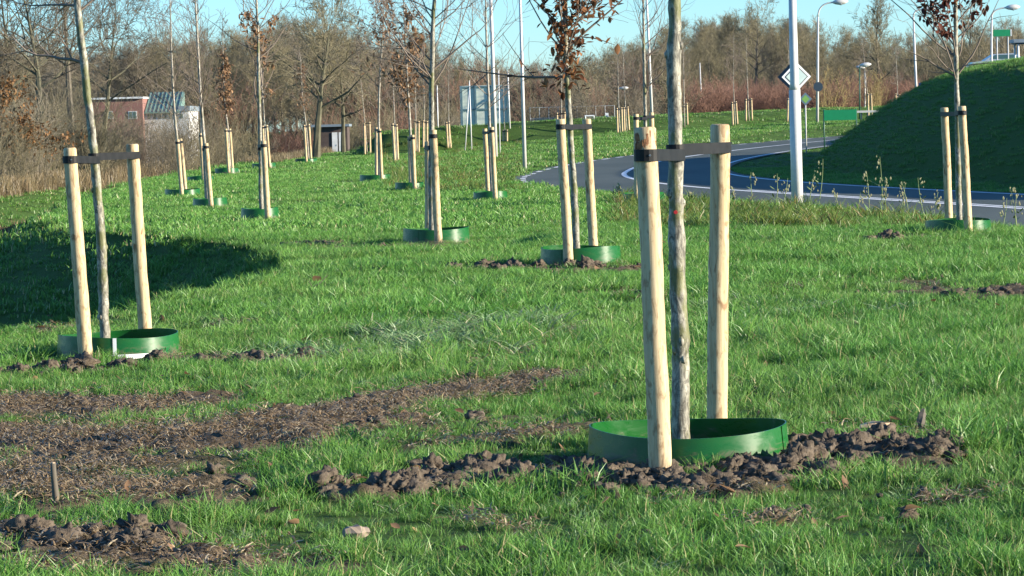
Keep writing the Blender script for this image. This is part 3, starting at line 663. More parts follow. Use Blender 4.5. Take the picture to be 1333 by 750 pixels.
    if gi_ == 4:
        chain(rng, segs, pt(1246, 100, D), np.array([-.8, 0, .45]), .8, .014, 6, .1, .06, 0, 1, .4); chain(rng, segs, pt(1246, 98, D), np.array([.55, 0, .75]), 1.1, .014, 7, .08, .0, 0, 1, .3)
        chain(rng, segs, pt(1245, 50, D), np.array([.7, .1, .5]), .7, .012, 6, .08, .1, 0, 1, .4)
    sg = segs; wmin = .0016 if D < 60 else (.0035 if not far else .006)
    V, Qd = prisms([s[0] for s in sg], [s[1] for s in sg], [max(s[2], wmin) for s in sg], [max(s[3], wmin) for s in sg], 4 if D < 60 else 3)
    link('crown', np_mesh('crown', V-base, Qd), M['branch'], o)
    if g['leaf']:
        lo, hi = g['lz']; cand = [s for s in sg if lo < s[1][2]-base[2] < hi]
        lim = (.50 if gi_ in (4, 11) else .62) if not g.get('narrow') else .30
        cand = [s for s in cand if np.hypot(*(s[1]-np.array([np.interp(s[1][2], T[:, 2], T[:, 0]), D, 0]))[:2]) < lim*wide]
        if g.get('clump') or gi_ == 4: cand = [cand[k] for k in rng.integers(0, len(cand), 12 if gi_ != 4 else 40)]
        pos = []
        for _ in range(g['nl']):
            s = cand[rng.integers(len(cand))]; t = rng.random(); pos.append(s[0]*(1-t)+s[1]*t+rng.normal(0, .045 if not g.get('clump') else .06, 3))
        if gi_ in (2, 6, 13, 10):                       # leaves held close along the stem
            for _ in range(int(g['nl']*(.5 if gi_ != 13 else .9))):
                z = base[2]+rng.uniform(lo, lo+(hi-lo)*.75); i = int(np.argmin(np.abs(T[:, 2]-z))); rr = (.10 if gi_ == 2 else .17)
                pos.append(np.array([T[i][0], T[i][1], z])+rng.normal(0, rr, 3)*[1, 1, .5])
        leaf_mesh('withered_leaves', pos, .095 if D < 60 else .14, rng, M[g['leaf']], o, base)
    # stakes, each with its strap and nail
    for (b, t, wch, d) in g['st']:
        p0 = pt(b[0], b[1], d); p0[2] = gz(p0[0], d); p1 = pt(t[0], t[1], d + (.0 if d > 30 else (.05 if wch == 'front' else -.05)))
        below = p0-(p1-p0)*.12/np.linalg.norm(p1-p0); ns = 26 if D < 50 else 8; rr = .050 if D < 30 else .052
        S = np.array([below+(p1-below)*k/(ns-1) for k in range(ns)]); wb = rng.normal(0, .0025, (ns, 3)); wb[:, 2] = 0; S = S+np.cumsum(wb, axis=0)*.45*(1 if D < 50 else 0)
        k_ = np.linspace(0, 1, ns); RR = rr*(1.04-.10*k_)*(1+.018*rng.normal(0, 1, ns)); S = np.vstack([S, S[-1]+(S[-1]-S[-2])/np.linalg.norm(S[-1]-S[-2])*.008]); RR = np.append(RR, RR[-1]*.86)
        if D > 100: RR = RR*1.15
        st = thing('wooden_stake', f"{'front' if wch == 'front' else 'rear'} peeled wooden stake of {g['w']}", 'stake', p0)
        mb = MB(); mb.tube(S, RR, 20 if D < 50 else 9, wob=.018 if D < 50 else 0, seed=gi_*7+(wch == 'rear')); po = mb.build('pole', M['wood'], st, True, p0)
        for pg in po.data.polygons:
            if abs(pg.normal.z) > .75: pg.use_smooth = False
        if gi_ == 0 and wch == 'front':                 # torn bark left at the top of this stake
            m2 = MB(); r2 = np.random.default_rng(3)
            for _ in range(26):
                a_ = r2.uniform(-2.6, -.4); zz = r2.uniform(.015, .095); c = S[-3]*0+p1-[0, 0, zz]+np.array([math.cos(a_), math.sin(a_), 0])*RR[-2]*1.0
                tdir = np.array([-math.sin(a_), math.cos(a_), 0]); hz = r2.uniform(.008, .022); hw = r2.uniform(.006, .014); nn = np.array([math.cos(a_), math.sin(a_), 0])*.004
                m2.add([c-tdir*hw-[0, 0, hz], c+tdir*hw-[0, 0, hz*.8], c+tdir*hw*.8+[0, 0, hz], c-tdir*hw+[0, 0, hz*.9], c-tdir*hw*.7-[0, 0, hz*.7]+nn, c+tdir*hw*.7-[0, 0, hz*.5]+nn, c+tdir*hw*.6+[0, 0, hz*.7]+nn, c-tdir*hw*.7+[0, 0, hz*.7]+nn], [(4,5,6,7),(0,1,5,4),(1,2,6,5),(2,3,7,6),(3,0,4,7)])
            m2.build('torn_bark', speckle('reddish_inner_bark', (.13, .05, .02), (.33, .15, .06), 60, .8, None, 0, .6), st, False, p0)
        zs = p1[2]-(.075 if gi_ != 0 else (.115 if wch == 'front' else .105)); ang = 0
        i = int(np.argmin(np.abs(S[:, 2]-zs))); it = int(np.argmin(np.abs(T[:, 2]-(zs-.012)))); zt = zs-(.012 if wch == 'front' else .0)
        mb = MB(); strap_band(mb, (S[i][0], S[i][1], zs), RR[i]*1.03, (T[it][0], T[it][1], zt), R[it]*1.12, zs, .052 if D < 30 else .055); mb.build('strap', M['strap'], st, False, p0)
        if D < 50:
            q = np.array([S[i][0]+.012, S[i][1]-RR[i]*1.05-.006, zs]); m2 = MB(); m2.tube([q+[0, .004, 0], q-[0, .004, 0]], [.006, .005], 8); m2.build('nail', M['nail'], st, False, p0)
    # ring
    if g['ring']:
        cx, cy, rad = g['rc']; ro = thing('plastic_ring', f"green plastic ring round the foot of {g['w']}", 'edging ring', (cx, cy, gz(cx, cy)))
        nn = 72 if D < 50 else 28; V, F = [], []; hz = .17 if D < 30 else .21
        rimj = np.random.default_rng(gi_)
        ph = rimj.uniform(0, 6.28)
        for k in range(nn):
            a_ = 2*math.pi*k/nn; r_ = rad*(1+.018*math.sin(2*a_+ph)+.008*math.sin(5*a_)); top = hz+.012*math.sin(a_*2+ph*2); th = .005
            x, yv = math.cos(a_), math.sin(a_); zb = gz(cx+x*r_, cy+yv*r_)-gz(cx, cy)
            rb = r_+.022; V += [(x*rb, yv*rb, zb-.08), (x*r_, yv*r_, top), (x*(r_-th), yv*(r_-th), top), (x*(rb-th), yv*(rb-th), zb-.08)]
        mb = MB()
        for q in range(3):                              # outer wall, rim and inner wall keep their own edges
            Vq = [v for k in range(nn) for v in (V[4*k+q], V[4*k+q+1])]
            mb.add(Vq, [(2*k, 2*((k+1) % nn), 2*((k+1) % nn)+1, 2*k+1) for k in range(nn)])
        mb.build('band', M['ring'], ro, True)
        if D < 50:                                      # the overlap where the band is riveted
            a0 = -.45 if gi_ == 0 else -2.3; V, F = [], []
            for k in range(5):
                a_ = a0+k*.05; r_ = rad*(1+.018*math.sin(2*a_+ph)+.008*math.sin(5*a_))+.004
                V += [(math.cos(a_)*(r_+.02), math.sin(a_)*(r_+.02), -.05), (math.cos(a_)*r_, math.sin(a_)*r_, hz+.012*math.sin(a_*2+ph*2)+.001)]
                if k: F.append((2*k-2, 2*k, 2*k+1, 2*k-1))
            mb = MB(); mb.add(V, F); mb.build('overlap', M['ring'], ro, True)
        if g.get('mark'):
            for (aa, ab, z0, z1) in ((-1.53, -1.47, .0, hz*.98), (-1.62, -.85, .012, .05)):
                V, F = [], []
                for k in range(9):
                    a_ = aa+(ab-aa)*k/8; r_ = rad*(1+.018*math.sin(2*a_+ph)+.008*math.sin(5*a_))+.004
                    V += [(math.cos(a_)*(r_+.022*(hz-z0)/(hz+.08)), math.sin(a_)*(r_+.022*(hz-z0)/(hz+.08)), z0), (math.cos(a_)*(r_+.022*(hz-z1)/(hz+.08)), math.sin(a_)*(r_+.022*(hz-z1)/(hz+.08)), z1)]
                    if k: F.append((2*k-2, 2*k, 2*k+1, 2*k-1))
                mb = MB(); mb.add(V, F); mb.build('white_tape', M['ring_mark'], ro)
# ================================================================ grass, litter, clods, reeds
sow(9.0, 24, 150, list(range(6)), 1.8, .75, 1.25, 1)
sow(9.0, 46, 5.0, [12, 13, 14], 1.0, .7, 1.2, 11, .02)
sow(24, 46, 62, [0, 1, 3, 4, 6, 7, 8, 6, 7, 8], 2.2, .8, 1.25, 2)
sow(46, 112, 13, [6, 7, 8, 9, 10, 11, 9], 5, .8, 1.2, 3)
sow(112, 240, 2.0, [9, 10, 11], 8, .9, 1.4, 4)
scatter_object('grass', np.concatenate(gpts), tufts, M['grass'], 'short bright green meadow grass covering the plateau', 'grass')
r = np.random.default_rng(77); pts = []
def tuss(px, py, n, sx, sy, s0, s1):
    c = at(px, py)
    for _ in range(n):
        x, yv = c[0]+r.normal(0, sx), c[1]+r.normal(0, sy)
        pts.append((x, yv, gz(x, yv)-.01, r.uniform(0, 6.28), r.uniform(s0, s1), r.integers(0, 3)))
tuss(520, 445, 50, .30, .75, .8, 1.3); tuss(640, 432, 48, .30, .6, .9, 1.35); tuss(480, 470, 34, .4, .5, .7, 1.1); tuss(585, 455, 34, .3, .5, .8, 1.25); tuss(690, 425, 8, .12, .3, .9, 1.2)
tuss(1030, 415, 14, .35, .6, .7, 1.1); tuss(980, 400, 8, .3, .5, .7, 1.0); tuss(1150, 455, 9, .35, .5, .6, .9); tuss(300, 500, 9, .5, .5, .5, .8); tuss(1290, 510, 10, .4, .5, .6, .9); tuss(350, 410, 10, .3, .8, .5, .9)
for _ in range(170):
    q = at(r.uniform(0, 1333), r.uniform(330, 750)); 
    if soil(q[0:1], q[1:2])[0] < .3: pts.append((q[0], q[1], q[2]-.01, r.uniform(0, 6.28), r.uniform(.3, .6), r.integers(0, 3)))
vpts = []
for _ in range(330):                                   # rough weeds along the road verge
    q = at(r.uniform(800, 1340), r.uniform(256, 300))
    if seg_dist(q[0:1], q[1:2], ROAD)[0] > ROAD_HALF+.4 and q[0] < 9 and q[1] < 90: vpts.append((q[0], q[1], q[2]-.02, r.uniform(0, 6.28), r.uniform(.5, 1.25), r.integers(0, 2)))
for _ in range(260):
    q = at(r.uniform(500, 680), r.uniform(185, 250)); vpts.append((q[0], q[1], q[2]-.02, r.uniform(0, 6.28), r.uniform(.6, 1.3), r.integers(0, 2)))
tv = [tuft(400+k, 30, .08, .17, .017, 1.3, 3) for k in range(3)]
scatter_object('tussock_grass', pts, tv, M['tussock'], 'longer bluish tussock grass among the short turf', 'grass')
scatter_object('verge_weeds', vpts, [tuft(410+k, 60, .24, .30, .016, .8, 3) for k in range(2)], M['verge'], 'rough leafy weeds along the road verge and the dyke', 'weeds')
# dead straw and torn turf lying in the bare soil
pts = []; r = np.random.default_rng(78)
for (P, w, s), n in zip(SOIL, [420, 900, 420, 160, 120, 40, 400, 80, 40, 10, 60, 14, 10, 14] + [14]*40):
    P = np.array(P); sl = np.linalg.norm(np.diff(P, axis=0), axis=1); cum = np.concatenate([[0], np.cumsum(sl)])
    for _ in range(n):
        t = r.uniform(0, cum[-1]); x = np.interp(t, cum, P[:, 0])+r.normal(0, w*.6); yv = np.interp(t, cum, P[:, 1])+r.normal(0, w*.6)
        pts.append((x, yv, gz(x, yv)+.03, r.uniform(0, 6.28), r.uniform(.45, 1.0), r.integers(0, 4)))
def straw(seed, n):
    rr = np.random.default_rng(seed); V, Qd, C = [], [], []
    for _ in range(n):
        c = np.array([*rr.normal(0, .055, 2), rr.uniform(-.03, .045)]); a_ = rr.uniform(0, 6.28); e = rr.uniform(-.5, .6); L_ = rr.uniform(.02, .085); w = rr.uniform(.0015, .0045)
        d = np.array([math.cos(a_)*math.cos(e), math.sin(a_)*math.cos(e), math.sin(e)])*L_; s = np.array([-math.sin(a_), math.cos(a_), rr.uniform(-.6, .6)])*w; b = len(V); v0 = rr.random()
        V += [c-s, c+s, c+d*.5+s+[0, 0, .006], c+d*.5-s+[0, 0, .006], c+d-s*.4, c+d+s*.4]; Qd += [(b, b+1, b+2, b+3), (b+3, b+2, b+5, b+4)]; C += [(v0, rr.uniform(.3, 1), 0, 1)]*6
    m_ = np_mesh('straw', V, Qd); ca = m_.attributes.new('blade', 'FLOAT_COLOR', 'POINT'); ca.data.foreach_set('color', np.array(C, np.float32).ravel()); return m_
scatter_object('straw_litter', pts, [straw(600+k, 22) for k in range(4)], M['litter'], 'dead straw and torn turf strewn on the bare soil', 'straw')
lp = []; r = np.random.default_rng(90)
for _ in range(150):
    q = at(r.uniform(-60, 1390), r.uniform(320, 750)); lp.append(q+[0, 0, r.uniform(.02, .07)])
leaf_mesh('fallen_leaves', lp, .075, r, M['oak_leaf_pale'], None, np.zeros(3)); tag(bpy.data.objects['fallen_leaves'], 'scattered tan oak leaves fallen in the grass', 'leaves')
# soil clods heaped round the rings and along the diggings
def ico(sub_):
    import bmesh
    bm = bmesh.new(); bmesh.ops.create_icosphere(bm, subdivisions=sub_, radius=1); V = np.array([v.co[:] for v in bm.verts]); Fc = np.array([[v.index for v in f.verts] for f in bm.faces]); bm.free(); return V, Fc
ICO = [ico(2), ico(3), ico(4)]; CV, CF, cn = [], [], 0; r = np.random.default_rng(79)
def clod(x, yv, z, s):
    global cn
    IV, IF = ICO[0 if s < .028 else (1 if s < .06 else 2)]
    o = r.uniform(0, 50, 3); N1 = fbm(IV[:, 0]*1.3+o[0]+IV[:, 2]*.7, IV[:, 1]*1.3+o[1]-IV[:, 2], 61, 3); N2 = fbm(IV[:, 0]*4+o[1]+IV[:, 2]*2, IV[:, 1]*4+o[2]-IV[:, 2]*3, 67, 3)
    N3 = fbm(IV[:, 0]*11+o[2]+IV[:, 2]*5, IV[:, 1]*11+o[0]-IV[:, 2]*9, 71, 2); v = IV*(1+1.1*N1+1.0*N2+.9*N3)[:, None]*s*np.array([r.uniform(.8, 1.4), r.uniform(.8, 1.3), r.uniform(.6, .95)])
    a_ = r.uniform(0, 6.28); ca, sa = math.cos(a_), math.sin(a_); v = np.column_stack([v[:, 0]*ca-v[:, 1]*sa, v[:, 0]*sa+v[:, 1]*ca, v[:, 2]])
    CV.append(v+[x, yv, z]); CF.append(IF+cn); cn += len(v)
def heap(path, n, wd, s0, s1, lift=.12):
    P = np.array([at(*q)[:2] for q in path]); sl = np.linalg.norm(np.diff(P, axis=0), axis=1); cum = np.concatenate([[0], np.cumsum(sl)])
    for _ in range(n):
        t = r.uniform(0, cum[-1]); x = np.interp(t, cum, P[:, 0])+r.normal(0, wd); yv = np.interp(t, cum, P[:, 1])+r.normal(0, wd)
        if not rings_clear(np.array([x]), np.array([yv]), -.02)[0]: continue
        s = s0*(s1/s0)**(r.random()**2.6); clod(x, yv, gz(x, yv)+.02+s*lift, s)
heap([(500,650),(560,640),(640,626),(760,612)], 420, .13, .007, .075); heap([(760,622),(800,636),(880,640),(960,632),(1025,608)], 460, .14, .007, .075); heap([(1025,602),(1070,594),(1130,596),(1210,602)], 420, .15, .007, .08)
heap([(620,352),(700,353),(820,352)], 60, .25, .025, .10); heap([(230,472),(320,474),(405,470)], 46, .16, .02, .08); heap([(20,488),(120,484)], 22, .14, .02, .08)
heap([(1135,316),(1205,312)], 34, .25, .025, .10); heap([(0,700),(100,708),(200,722),(330,745)], 60, .14, .012, .07); heap([(0,590),(150,590),(300,572),(410,552)], 80, .4, .01, .06); heap([(480,540),(600,515),(720,495)], 40, .2, .012, .05)
heap([(1240,385),(1333,382)], 30, .4, .025, .09); heap([(0,530),(180,535)], 40, .3, .012, .06); heap([(0,635),(180,642)], 35, .3, .012, .05); heap([(410,320),(500,325)], 16, .4, .03, .09); heap([(1000,690),(1290,655)], 14, .2, .015, .05); heap([(770,386),(835,387)], 12, .3, .02, .06)
V = np.concatenate(CV); tag(link('soil_clods', np_mesh('soil_clods', V, np.concatenate(CF)), M['clod'], None, False), 'crumbly dark soil clods heaped round the rings and tracks', 'soil', kind='stuff')
# dry reeds and rough grass along the ditch and before the far trees
pts = []; r = np.random.default_rng(80)
for _ in range(4200):
    yv = r.uniform(98, 205); x = -r.uniform(22.0, 26.5) if yv < 150 else r.uniform(-26, -11.5)
    if yv > 150 and x > -11.5: continue
    if x < -.30*yv: continue
    z = gz(x, yv)
    if z < -1.85: continue
    pts.append((x, yv, z-.03, r.uniform(0, 6.28), r.uniform(.5, 1.15)*(1 if x < -17.2 else .6), r.integers(0, 3)))
for _ in range(900):                                   # tan fringe at the foot of the far ditch bank
    yv = r.uniform(96, 150); x = -r.uniform(17.9, 19.6); pts.append((x, yv, gz(x, yv)-.02, r.uniform(0, 6.28), r.uniform(.18, .42), r.integers(0, 3)))
scatter_object('dry_reeds', pts, [tuft(700+k, 46, .32, .85, .028, .35, 3) for k in range(3)], M['reed'], 'tan dry reeds along the ditch and the thicket', 'reeds')

# ================================================================ woodland
def tree_mesh(seed, H, trunk_h, limbs, up, kids=3, dens=(2.4, 1.7, 1.2), r0=.17, spread=.38, wig=.10, tw=.010):
    rg = np.random.default_rng(seed); segs = []; TP = [np.array([0, 0, -.3])]; d = np.array([0, 0, 1.0]); n = 9
    for i in range(n): d = d+rg.normal(0, .045, 3); d[2] = 1; TP.append(TP[-1]+d/np.linalg.norm(d)*(H*.88+.3)/n)
    TP = np.array(TP); TR = r0*np.linspace(1.15, .12, n+1)**1.15
    def go(p, d, L_, r_, lv):
        n_ = 4 if lv < 2 else 3
        for i in range(n_):
            d = d+rg.normal(0, wig, 3)+np.array([0, 0, up]); d = d/np.linalg.norm(d); q = p+d*L_/n_
            ra, rb = r_*(1-.7*i/n_), r_*(1-.7*(i+1)/n_); segs.append((p, q, max(ra, tw), max(rb, tw*.7), lv)); p = q
            if lv < kids:
                for _ in range(rg.poisson(dens[lv])):
                    a_ = rg.uniform(0, 6.283); sd = np.cross(d, [math.cos(a_), math.sin(a_), .4]); sd /= np.linalg.norm(sd)+1e-9
                    go(p, d*.8+sd*rg.uniform(.5, 1.0), L_*rg.uniform(.35, .62), rb*.65, lv+1)
    for k in range(limbs):
        h = trunk_h+(H*.86-trunk_h)*(k+rg.random())/limbs; i = np.interp(h, TP[:, 2], np.arange(n+1)); p = np.array([np.interp(h, TP[:, 2], TP[:, j]) for j in range(3)]); rr = np.interp(i, np.arange(n+1), TR)
        a_ = k*2.4+rg.uniform(-.5, .5); t = (h-trunk_h)/(H-trunk_h); el = .45+.9*t
        go(p, np.array([math.cos(a_)*math.cos(el), math.sin(a_)*math.cos(el), math.sin(el)]), H*spread*(1-.55*t)*rg.uniform(.75, 1.15), rr*.5, 0)
    go(TP[-1], np.array([0, 0, 1.0]), H*.14, TR[-1], 1)
    mt = MB(); mt.tube(TP, TR, 7, wob=.06, seed=seed)
    big = [s for s in segs if s[4] == 0]; V0, Q0 = prisms([s[0] for s in big], [s[1] for s in big], [s[2] for s in big], [s[3] for s in big], 5)
    mt.add(V0, Q0.tolist())
    sm = [s for s in segs if s[4] > 0]; V1, Q1 = prisms([s[0] for s in sm], [s[1] for s in sm], [s[2] for s in sm], [s[3] for s in sm], 3)
    me0 = bpy.data.meshes.new('trunk'); me0.from_pydata(np.concatenate(mt.v).tolist(), [], mt.f); me0.update()
    return me0, np_mesh('crown', V1, Q1), segs
def proto(name, label, cat, group, me0, me1, mt, mc):
    o = thing(name, label, cat, (0, 0, 0), group); link('trunk', me0, mt, o); link('crown', me1, mc, o); return o
WOOD = []
for k in range(6):
    H = (11, 12.5, 10, 13, 9.5, 11.5)[k]
    a0, a1, _ = tree_mesh(900+k, H, H*(.18 + .04*(k % 3)), 20, .075, 3, (2.1, 1.8, 1.35), .13, .31, .11, .0085)
    WOOD.append(proto('woodland_tree', 'leafless brown tree in the dense wood along the horizon', 'tree', 'leafless trees of the wood along the horizon', a0, a1, M['trunk_brown'], M['twig_brown' if k in (1, 4) else 'twig_olive']))
first = [True]*6
def plant_wood(x, yv, s, k, rz):
    z = gz(x, yv)-.1
    if first[k]: first[k] = False; o = WOOD[k]; o.location = (x, yv, z); o.rotation_euler = (0, 0, rz); o.scale = (s*1.05, s*1.05, s); return o
    return copy_tree(WOOD[k], (x, yv, z), rz, (s*1.05, s*1.05, s))
r = np.random.default_rng(81)
# horizon profile: px -> top y of the wood
TOPX = [(-80, 30), (100, 70), (180, 62), (240, 55), (330, 48), (400, 28), (440, 40), (500, 50), (600, 75), (660, 88), (720, 95), (780, 70), (840, 50), (900, 32), (950, 25), (1010, 30), (1060, 42), (1120, 50), (1200, 45), (1260, 40), (1333, 40), (1420, 40)]
def top_y(px): return float(np.interp(px, [a[0] for a in TOPX], [a[1] for a in TOPX]))
HS = (11, 12.5, 10, 13, 9.5, 11.5)
for row, (yd, step, lowr) in enumerate(((262, 21, .80), (300, 22, .92), (345, 24, 1.0))):
    px = -110+row*7
    while px < 1450:
        q = px+r.uniform(-7, 7); dd = yd+r.uniform(-14, 14)
        x = pt(q, 100, dd)[0]; zt = pt(q, top_y(q)+r.uniform(-10, 26)+(1-lowr)*60, dd)[2]; k = int(r.integers(0, 6)); z0 = gz(x, dd)
        plant_wood(x, dd, max(.45, (zt-z0)/HS[k]), k, r.uniform(0, 6.28)); px += step*r.uniform(.8, 1.2)
# the mass behind, too far to tell its trees apart
dv, dp = [], []
for k in range(3):
    t0, t1, sg = tree_mesh(950+k, 11, 1.5, 18, .08, 2, (3.4, 2.6), .14, .36, .11, .017)
    V, Qd = prisms([s[0] for s in sg], [s[1] for s in sg], [s[2] for s in sg], [s[3] for s in sg], 3); dv.append(np_mesh('tree', V, Qd))
    px = -120+k*9
    while px < 1460:
        dd = r.uniform(390, 450); q = px+r.uniform(-8, 8); p_ = pt(q, top_y(q)+r.uniform(-4, 40), dd)
        dp.append((p_[0], dd, .3, r.uniform(0, 6.28), max(.5, (p_[2]-1)/11), k)); px += 26
scatter_object('distant_wood', dp, dv, M['twig_brown'], 'hazy brown mass of leafless wood behind the nearer trees', 'wood')
# big trees that stand out
def big_tree(px, yd, top, label, seed, r0=.30, green=True, lean=0, trunk=.25, limbs=15, spread=.36, leaf=None, base=None, up=.05, kids=3, dens=(1.9, 1.5, 1.1)):
    p_ = pt(px, 160, yd); z0 = gz(p_[0], yd)-.1; H = (pt(px, top, yd)[2]-z0)
    a0, a1, sg = tree_mesh(seed, H, H*trunk, limbs, up, kids, dens, r0, spread, .12, .011)
    o = thing('bare_tree', label, 'tree', (p_[0], yd, z0)); link('trunk', a0, M['trunk_green' if green else 'trunk_brown'], o); link('crown', a1, M['twig_olive' if px > 300 else 'twig_dark'], o)
    if leaf:
        rg = np.random.default_rng(seed); sm = [s for s in sg if s[4] > 0 and s[1][2] < H*leaf]; pos = [sm[rg.integers(len(sm))][1]+rg.normal(0, .12, 3) for _ in range(1600)]
        leaf_mesh('withered_leaves', pos, .22, rg, M['beech_leaf'], o, np.zeros(3))
    return o
big_tree(410, 168, 6, 'large bare tree with a straight dark trunk behind the small leafy oak', 1001, .22, True, 0, .33, 17, .40)
big_tree(446, 196, 40, 'tall bare tree with a thin trunk beside the brown hut', 1002, .16, True, 0, .3, 14, .3)
big_tree(55, 170, -55, 'big bare tree with spreading crooked limbs behind the leaning young tree', 1003, .27, True, 0, .42, 14, .40)
big_tree(92, 176, -70, 'tall dark-trunked bare tree just behind the leaning young tree', 1004, .26, False, 0, .45, 13, .38)
big_tree(22, 182, -60, 'bare tree at the edge of the wood above the orange beech', 1005, .26, True, 0, .4, 13, .38)
big_tree(130, 196, -10, 'bare tree with wide fine twigs against the sky beside the leaning tree', 1006, .22, True, 0, .4, 15, .42)
big_tree(4, 150, 10, 'beech holding orange withered leaves at the edge of the picture', 1007, .15, False, 0, .12, 16, .34, .62)
big_tree(182, 250, 65, 'dark many-stemmed bare tree behind the building roof', 1008, .25, False, 0, .2, 16, .4)
big_tree(984, 250, 8, 'tall fine-twigged bare tree rising above the wood', 1009, .2, False, 0, .4, 15, .33)
big_tree(1152, 246, -12, 'tall slender bare poplar rising above the wood', 1010, .2, False, 0, .3, 18, .22, None, None, .14)
big_tree(1258, 262, 10, 'bare poplar behind the dark-leaved sapling', 1013, .2, False, 0, .3, 18, .24, None, None, .14)
big_tree(872, 218, 105, 'small pale-limbed bare tree behind the nearest trunk', 1011, .12, True, 0, .12, 14, .45)
big_tree(764, 236, 62, 'dark bare tree behind the rusty oak', 1012, .14, True, 0, .25, 16, .4)
# shrubs
def shrub_mesh(seed, H, stems, kids, dens, r0, out, tw):
    rg = np.random.default_rng(seed); segs = []
    def go(p, d, L_, r_, lv):
        for i in range(4):
            d = d+rg.normal(0, .11, 3)+np.array([0, 0, .05]); d = d/np.linalg.norm(d); q = p+d*L_/4; segs.append((p, q, max(r_*(1-.2*i), tw), max(r_*(.8-.2*i), tw*.7), lv)); p = q
            if lv < kids:
                for _ in range(rg.poisson(dens)):
                    a_ = rg.uniform(0, 6.283); sd = np.cross(d, [math.cos(a_), math.sin(a_), .4]); sd /= np.linalg.norm(sd)+1e-9; go(p, d*.9+sd*rg.uniform(.35, .8), L_*rg.uniform(.3, .55), r_*.55, lv+1)
    for k in range(stems):
        a_ = rg.uniform(0, 6.283); t = rg.random()**.6*out; p = np.array([math.cos(a_)*t*.5, math.sin(a_)*t*.5, -.1]); go(p, np.array([math.cos(a_)*t*.55, math.sin(a_)*t*.55, 1.0]), H*rg.uniform(.6, 1.0), r0, 0)
    V, Qd = prisms([s[0] for s in segs], [s[1] for s in segs], [s[2] for s in segs], [s[3] for s in segs], 3); return V, Qd, [s for s in segs if s[4] == 0], [s for s in segs if s[4] > 0]
def shrub_proto(name, label, group, seed, mat, H, stems, dens, out, leaf=None):
    V, Qd, s0, s1 = shrub_mesh(seed, H, stems, 2, dens, .020, out, .0075)
    o = thing(name, label, 'bush', (0, 0, 0), group)
    for nm, ss in (('stems', s0), ('twigs', s1)):
        V, Qd = prisms([s[0] for s in ss], [s[1] for s in ss], [s[2] for s in ss], [s[3] for s in ss], 3); link(nm, np_mesh(nm, V, Qd), mat, o)
    if leaf:
        rg = np.random.default_rng(seed); leaf_mesh('leaves', [s1[rg.integers(len(s1))][1] for _ in range(260)], .13, rg, leaf, o, np.zeros(3))
    return o
def row_of(protos, spots):
    used = [False]*len(protos)
    for (x, yv, s, k, rz) in spots:
        z = gz(x, yv)
        if not used[k]: used[k] = True; o = protos[k]; o.location = (x, yv, z); o.rotation_euler = (0, 0, rz); o.scale = (s*1.15, s*1.15, s)
        else: copy_tree(protos[k], (x, yv, z), rz, (s*1.15, s*1.15, s))
    for k, u_ in enumerate(used):
        if not u_: 
            for c in list(protos[k].children): bpy.data.objects.remove(c)
            bpy.data.objects.remove(protos[k])
ol = [shrub_proto('thicket_bush', 'bare olive-grey bush in the thicket behind the ditch', 'bushes of the thicket behind the ditch', 1100+k, M[('twig_olive', 'twig_brown', 'twig_olive', 'twig_brown')[k]], 4.0, 30, .95, .8) for k in range(4)]
sp = []
for row, yd in enumerate((138, 152, 166, 184)):
    px = -70+row*11
    while px < 470-row*20:
        q = px+r.uniform(-9, 9); dd = yd+r.uniform(-6, 6)+max(0, (q-200))*.12; x = pt(q, 200, dd)[0]
        if x < (-23.0 if dd < 180 else -17): sp.append((x, dd, r.uniform(.55, .95)*(.82+.12*row)*(1.15 if q < 125 else .74), int(r.choice([0, 0, 1, 2, 2, 3])), r.uniform(0, 6.28)))
        px += 23*(135/yd)
for q in range(124, 236, 9): sp.append((pt(q, 200, 203)[0], 203+r.uniform(-4, 4), r.uniform(.62, .84), int(r.integers(0, 4)), r.uniform(0, 6.28)))
for q in (236, 248, 260, 272, 284): sp.append((pt(q, 200, 205)[0], 205+r.uniform(-4, 4), r.uniform(.85, 1.05), int(r.integers(0, 4)), r.uniform(0, 6.28)))
row_of(ol, sp)
rd = [shrub_proto('red_bush', 'reddish leafless bush in the low thicket before the wood', 'reddish bushes before the wood', 1120+k, M['twig_red'], 2.6, 34, 1.0, .9) for k in range(3)]
sp = []
for row, yd in enumerate((226, 236, 246)):
    px = 880+row*6
    while px < 1200: q = px+r.uniform(-5, 5); x = pt(q, 140, yd)[0]; sp.append((x, yd+r.uniform(-3, 3), r.uniform(.8, 1.05), int(r.integers(0, 3)), r.uniform(0, 6.28))); px += 17
row_of(rd, sp)
un = [shrub_proto('under_bush', 'grey-brown bush at the foot of the wood', 'bushes at the foot of the wood', 1140+k, M[('twig_brown', 'twig_olive', 'twig_red')[k]], 3.2, 30, .9, .8) for k in range(3)]
sp = []
for row, yd in enumerate((216, 232, 250, 256)):
    px = (455, 300, -90, -80)[row]+row*10
    while px < 885 and px < 5000:
        q = px+r.uniform(-8, 8); dd = yd+r.uniform(-5, 5); x = pt(q, 160, dd)[0]; sp.append((x, dd, r.uniform(.6, 1.0)*(1.7 if row > 1 else 1), int(r.choice([0, 0, 1, 1, 2])), r.uniform(0, 6.28))); px += 22
px = 1190
while px < 1400: q = px+r.uniform(-8, 8); sp.append((pt(q, 140, 246)[0], 246+r.uniform(-5, 5), r.uniform(1.1, 1.9), int(r.integers(0, 2)), r.uniform(0, 6.28))); px += 18
row_of(un, sp)
yl = [shrub_proto('willow_bush', 'yellowish willow bush before the red thicket behind the round sign', None, 1160, M['twig_yellow'], 3.0, 26, 1.0, .9, M['oak_leaf_pale'])]
row_of(yl, [(pt(1080, 140, 218)[0], 218, .95, 0, 0)])
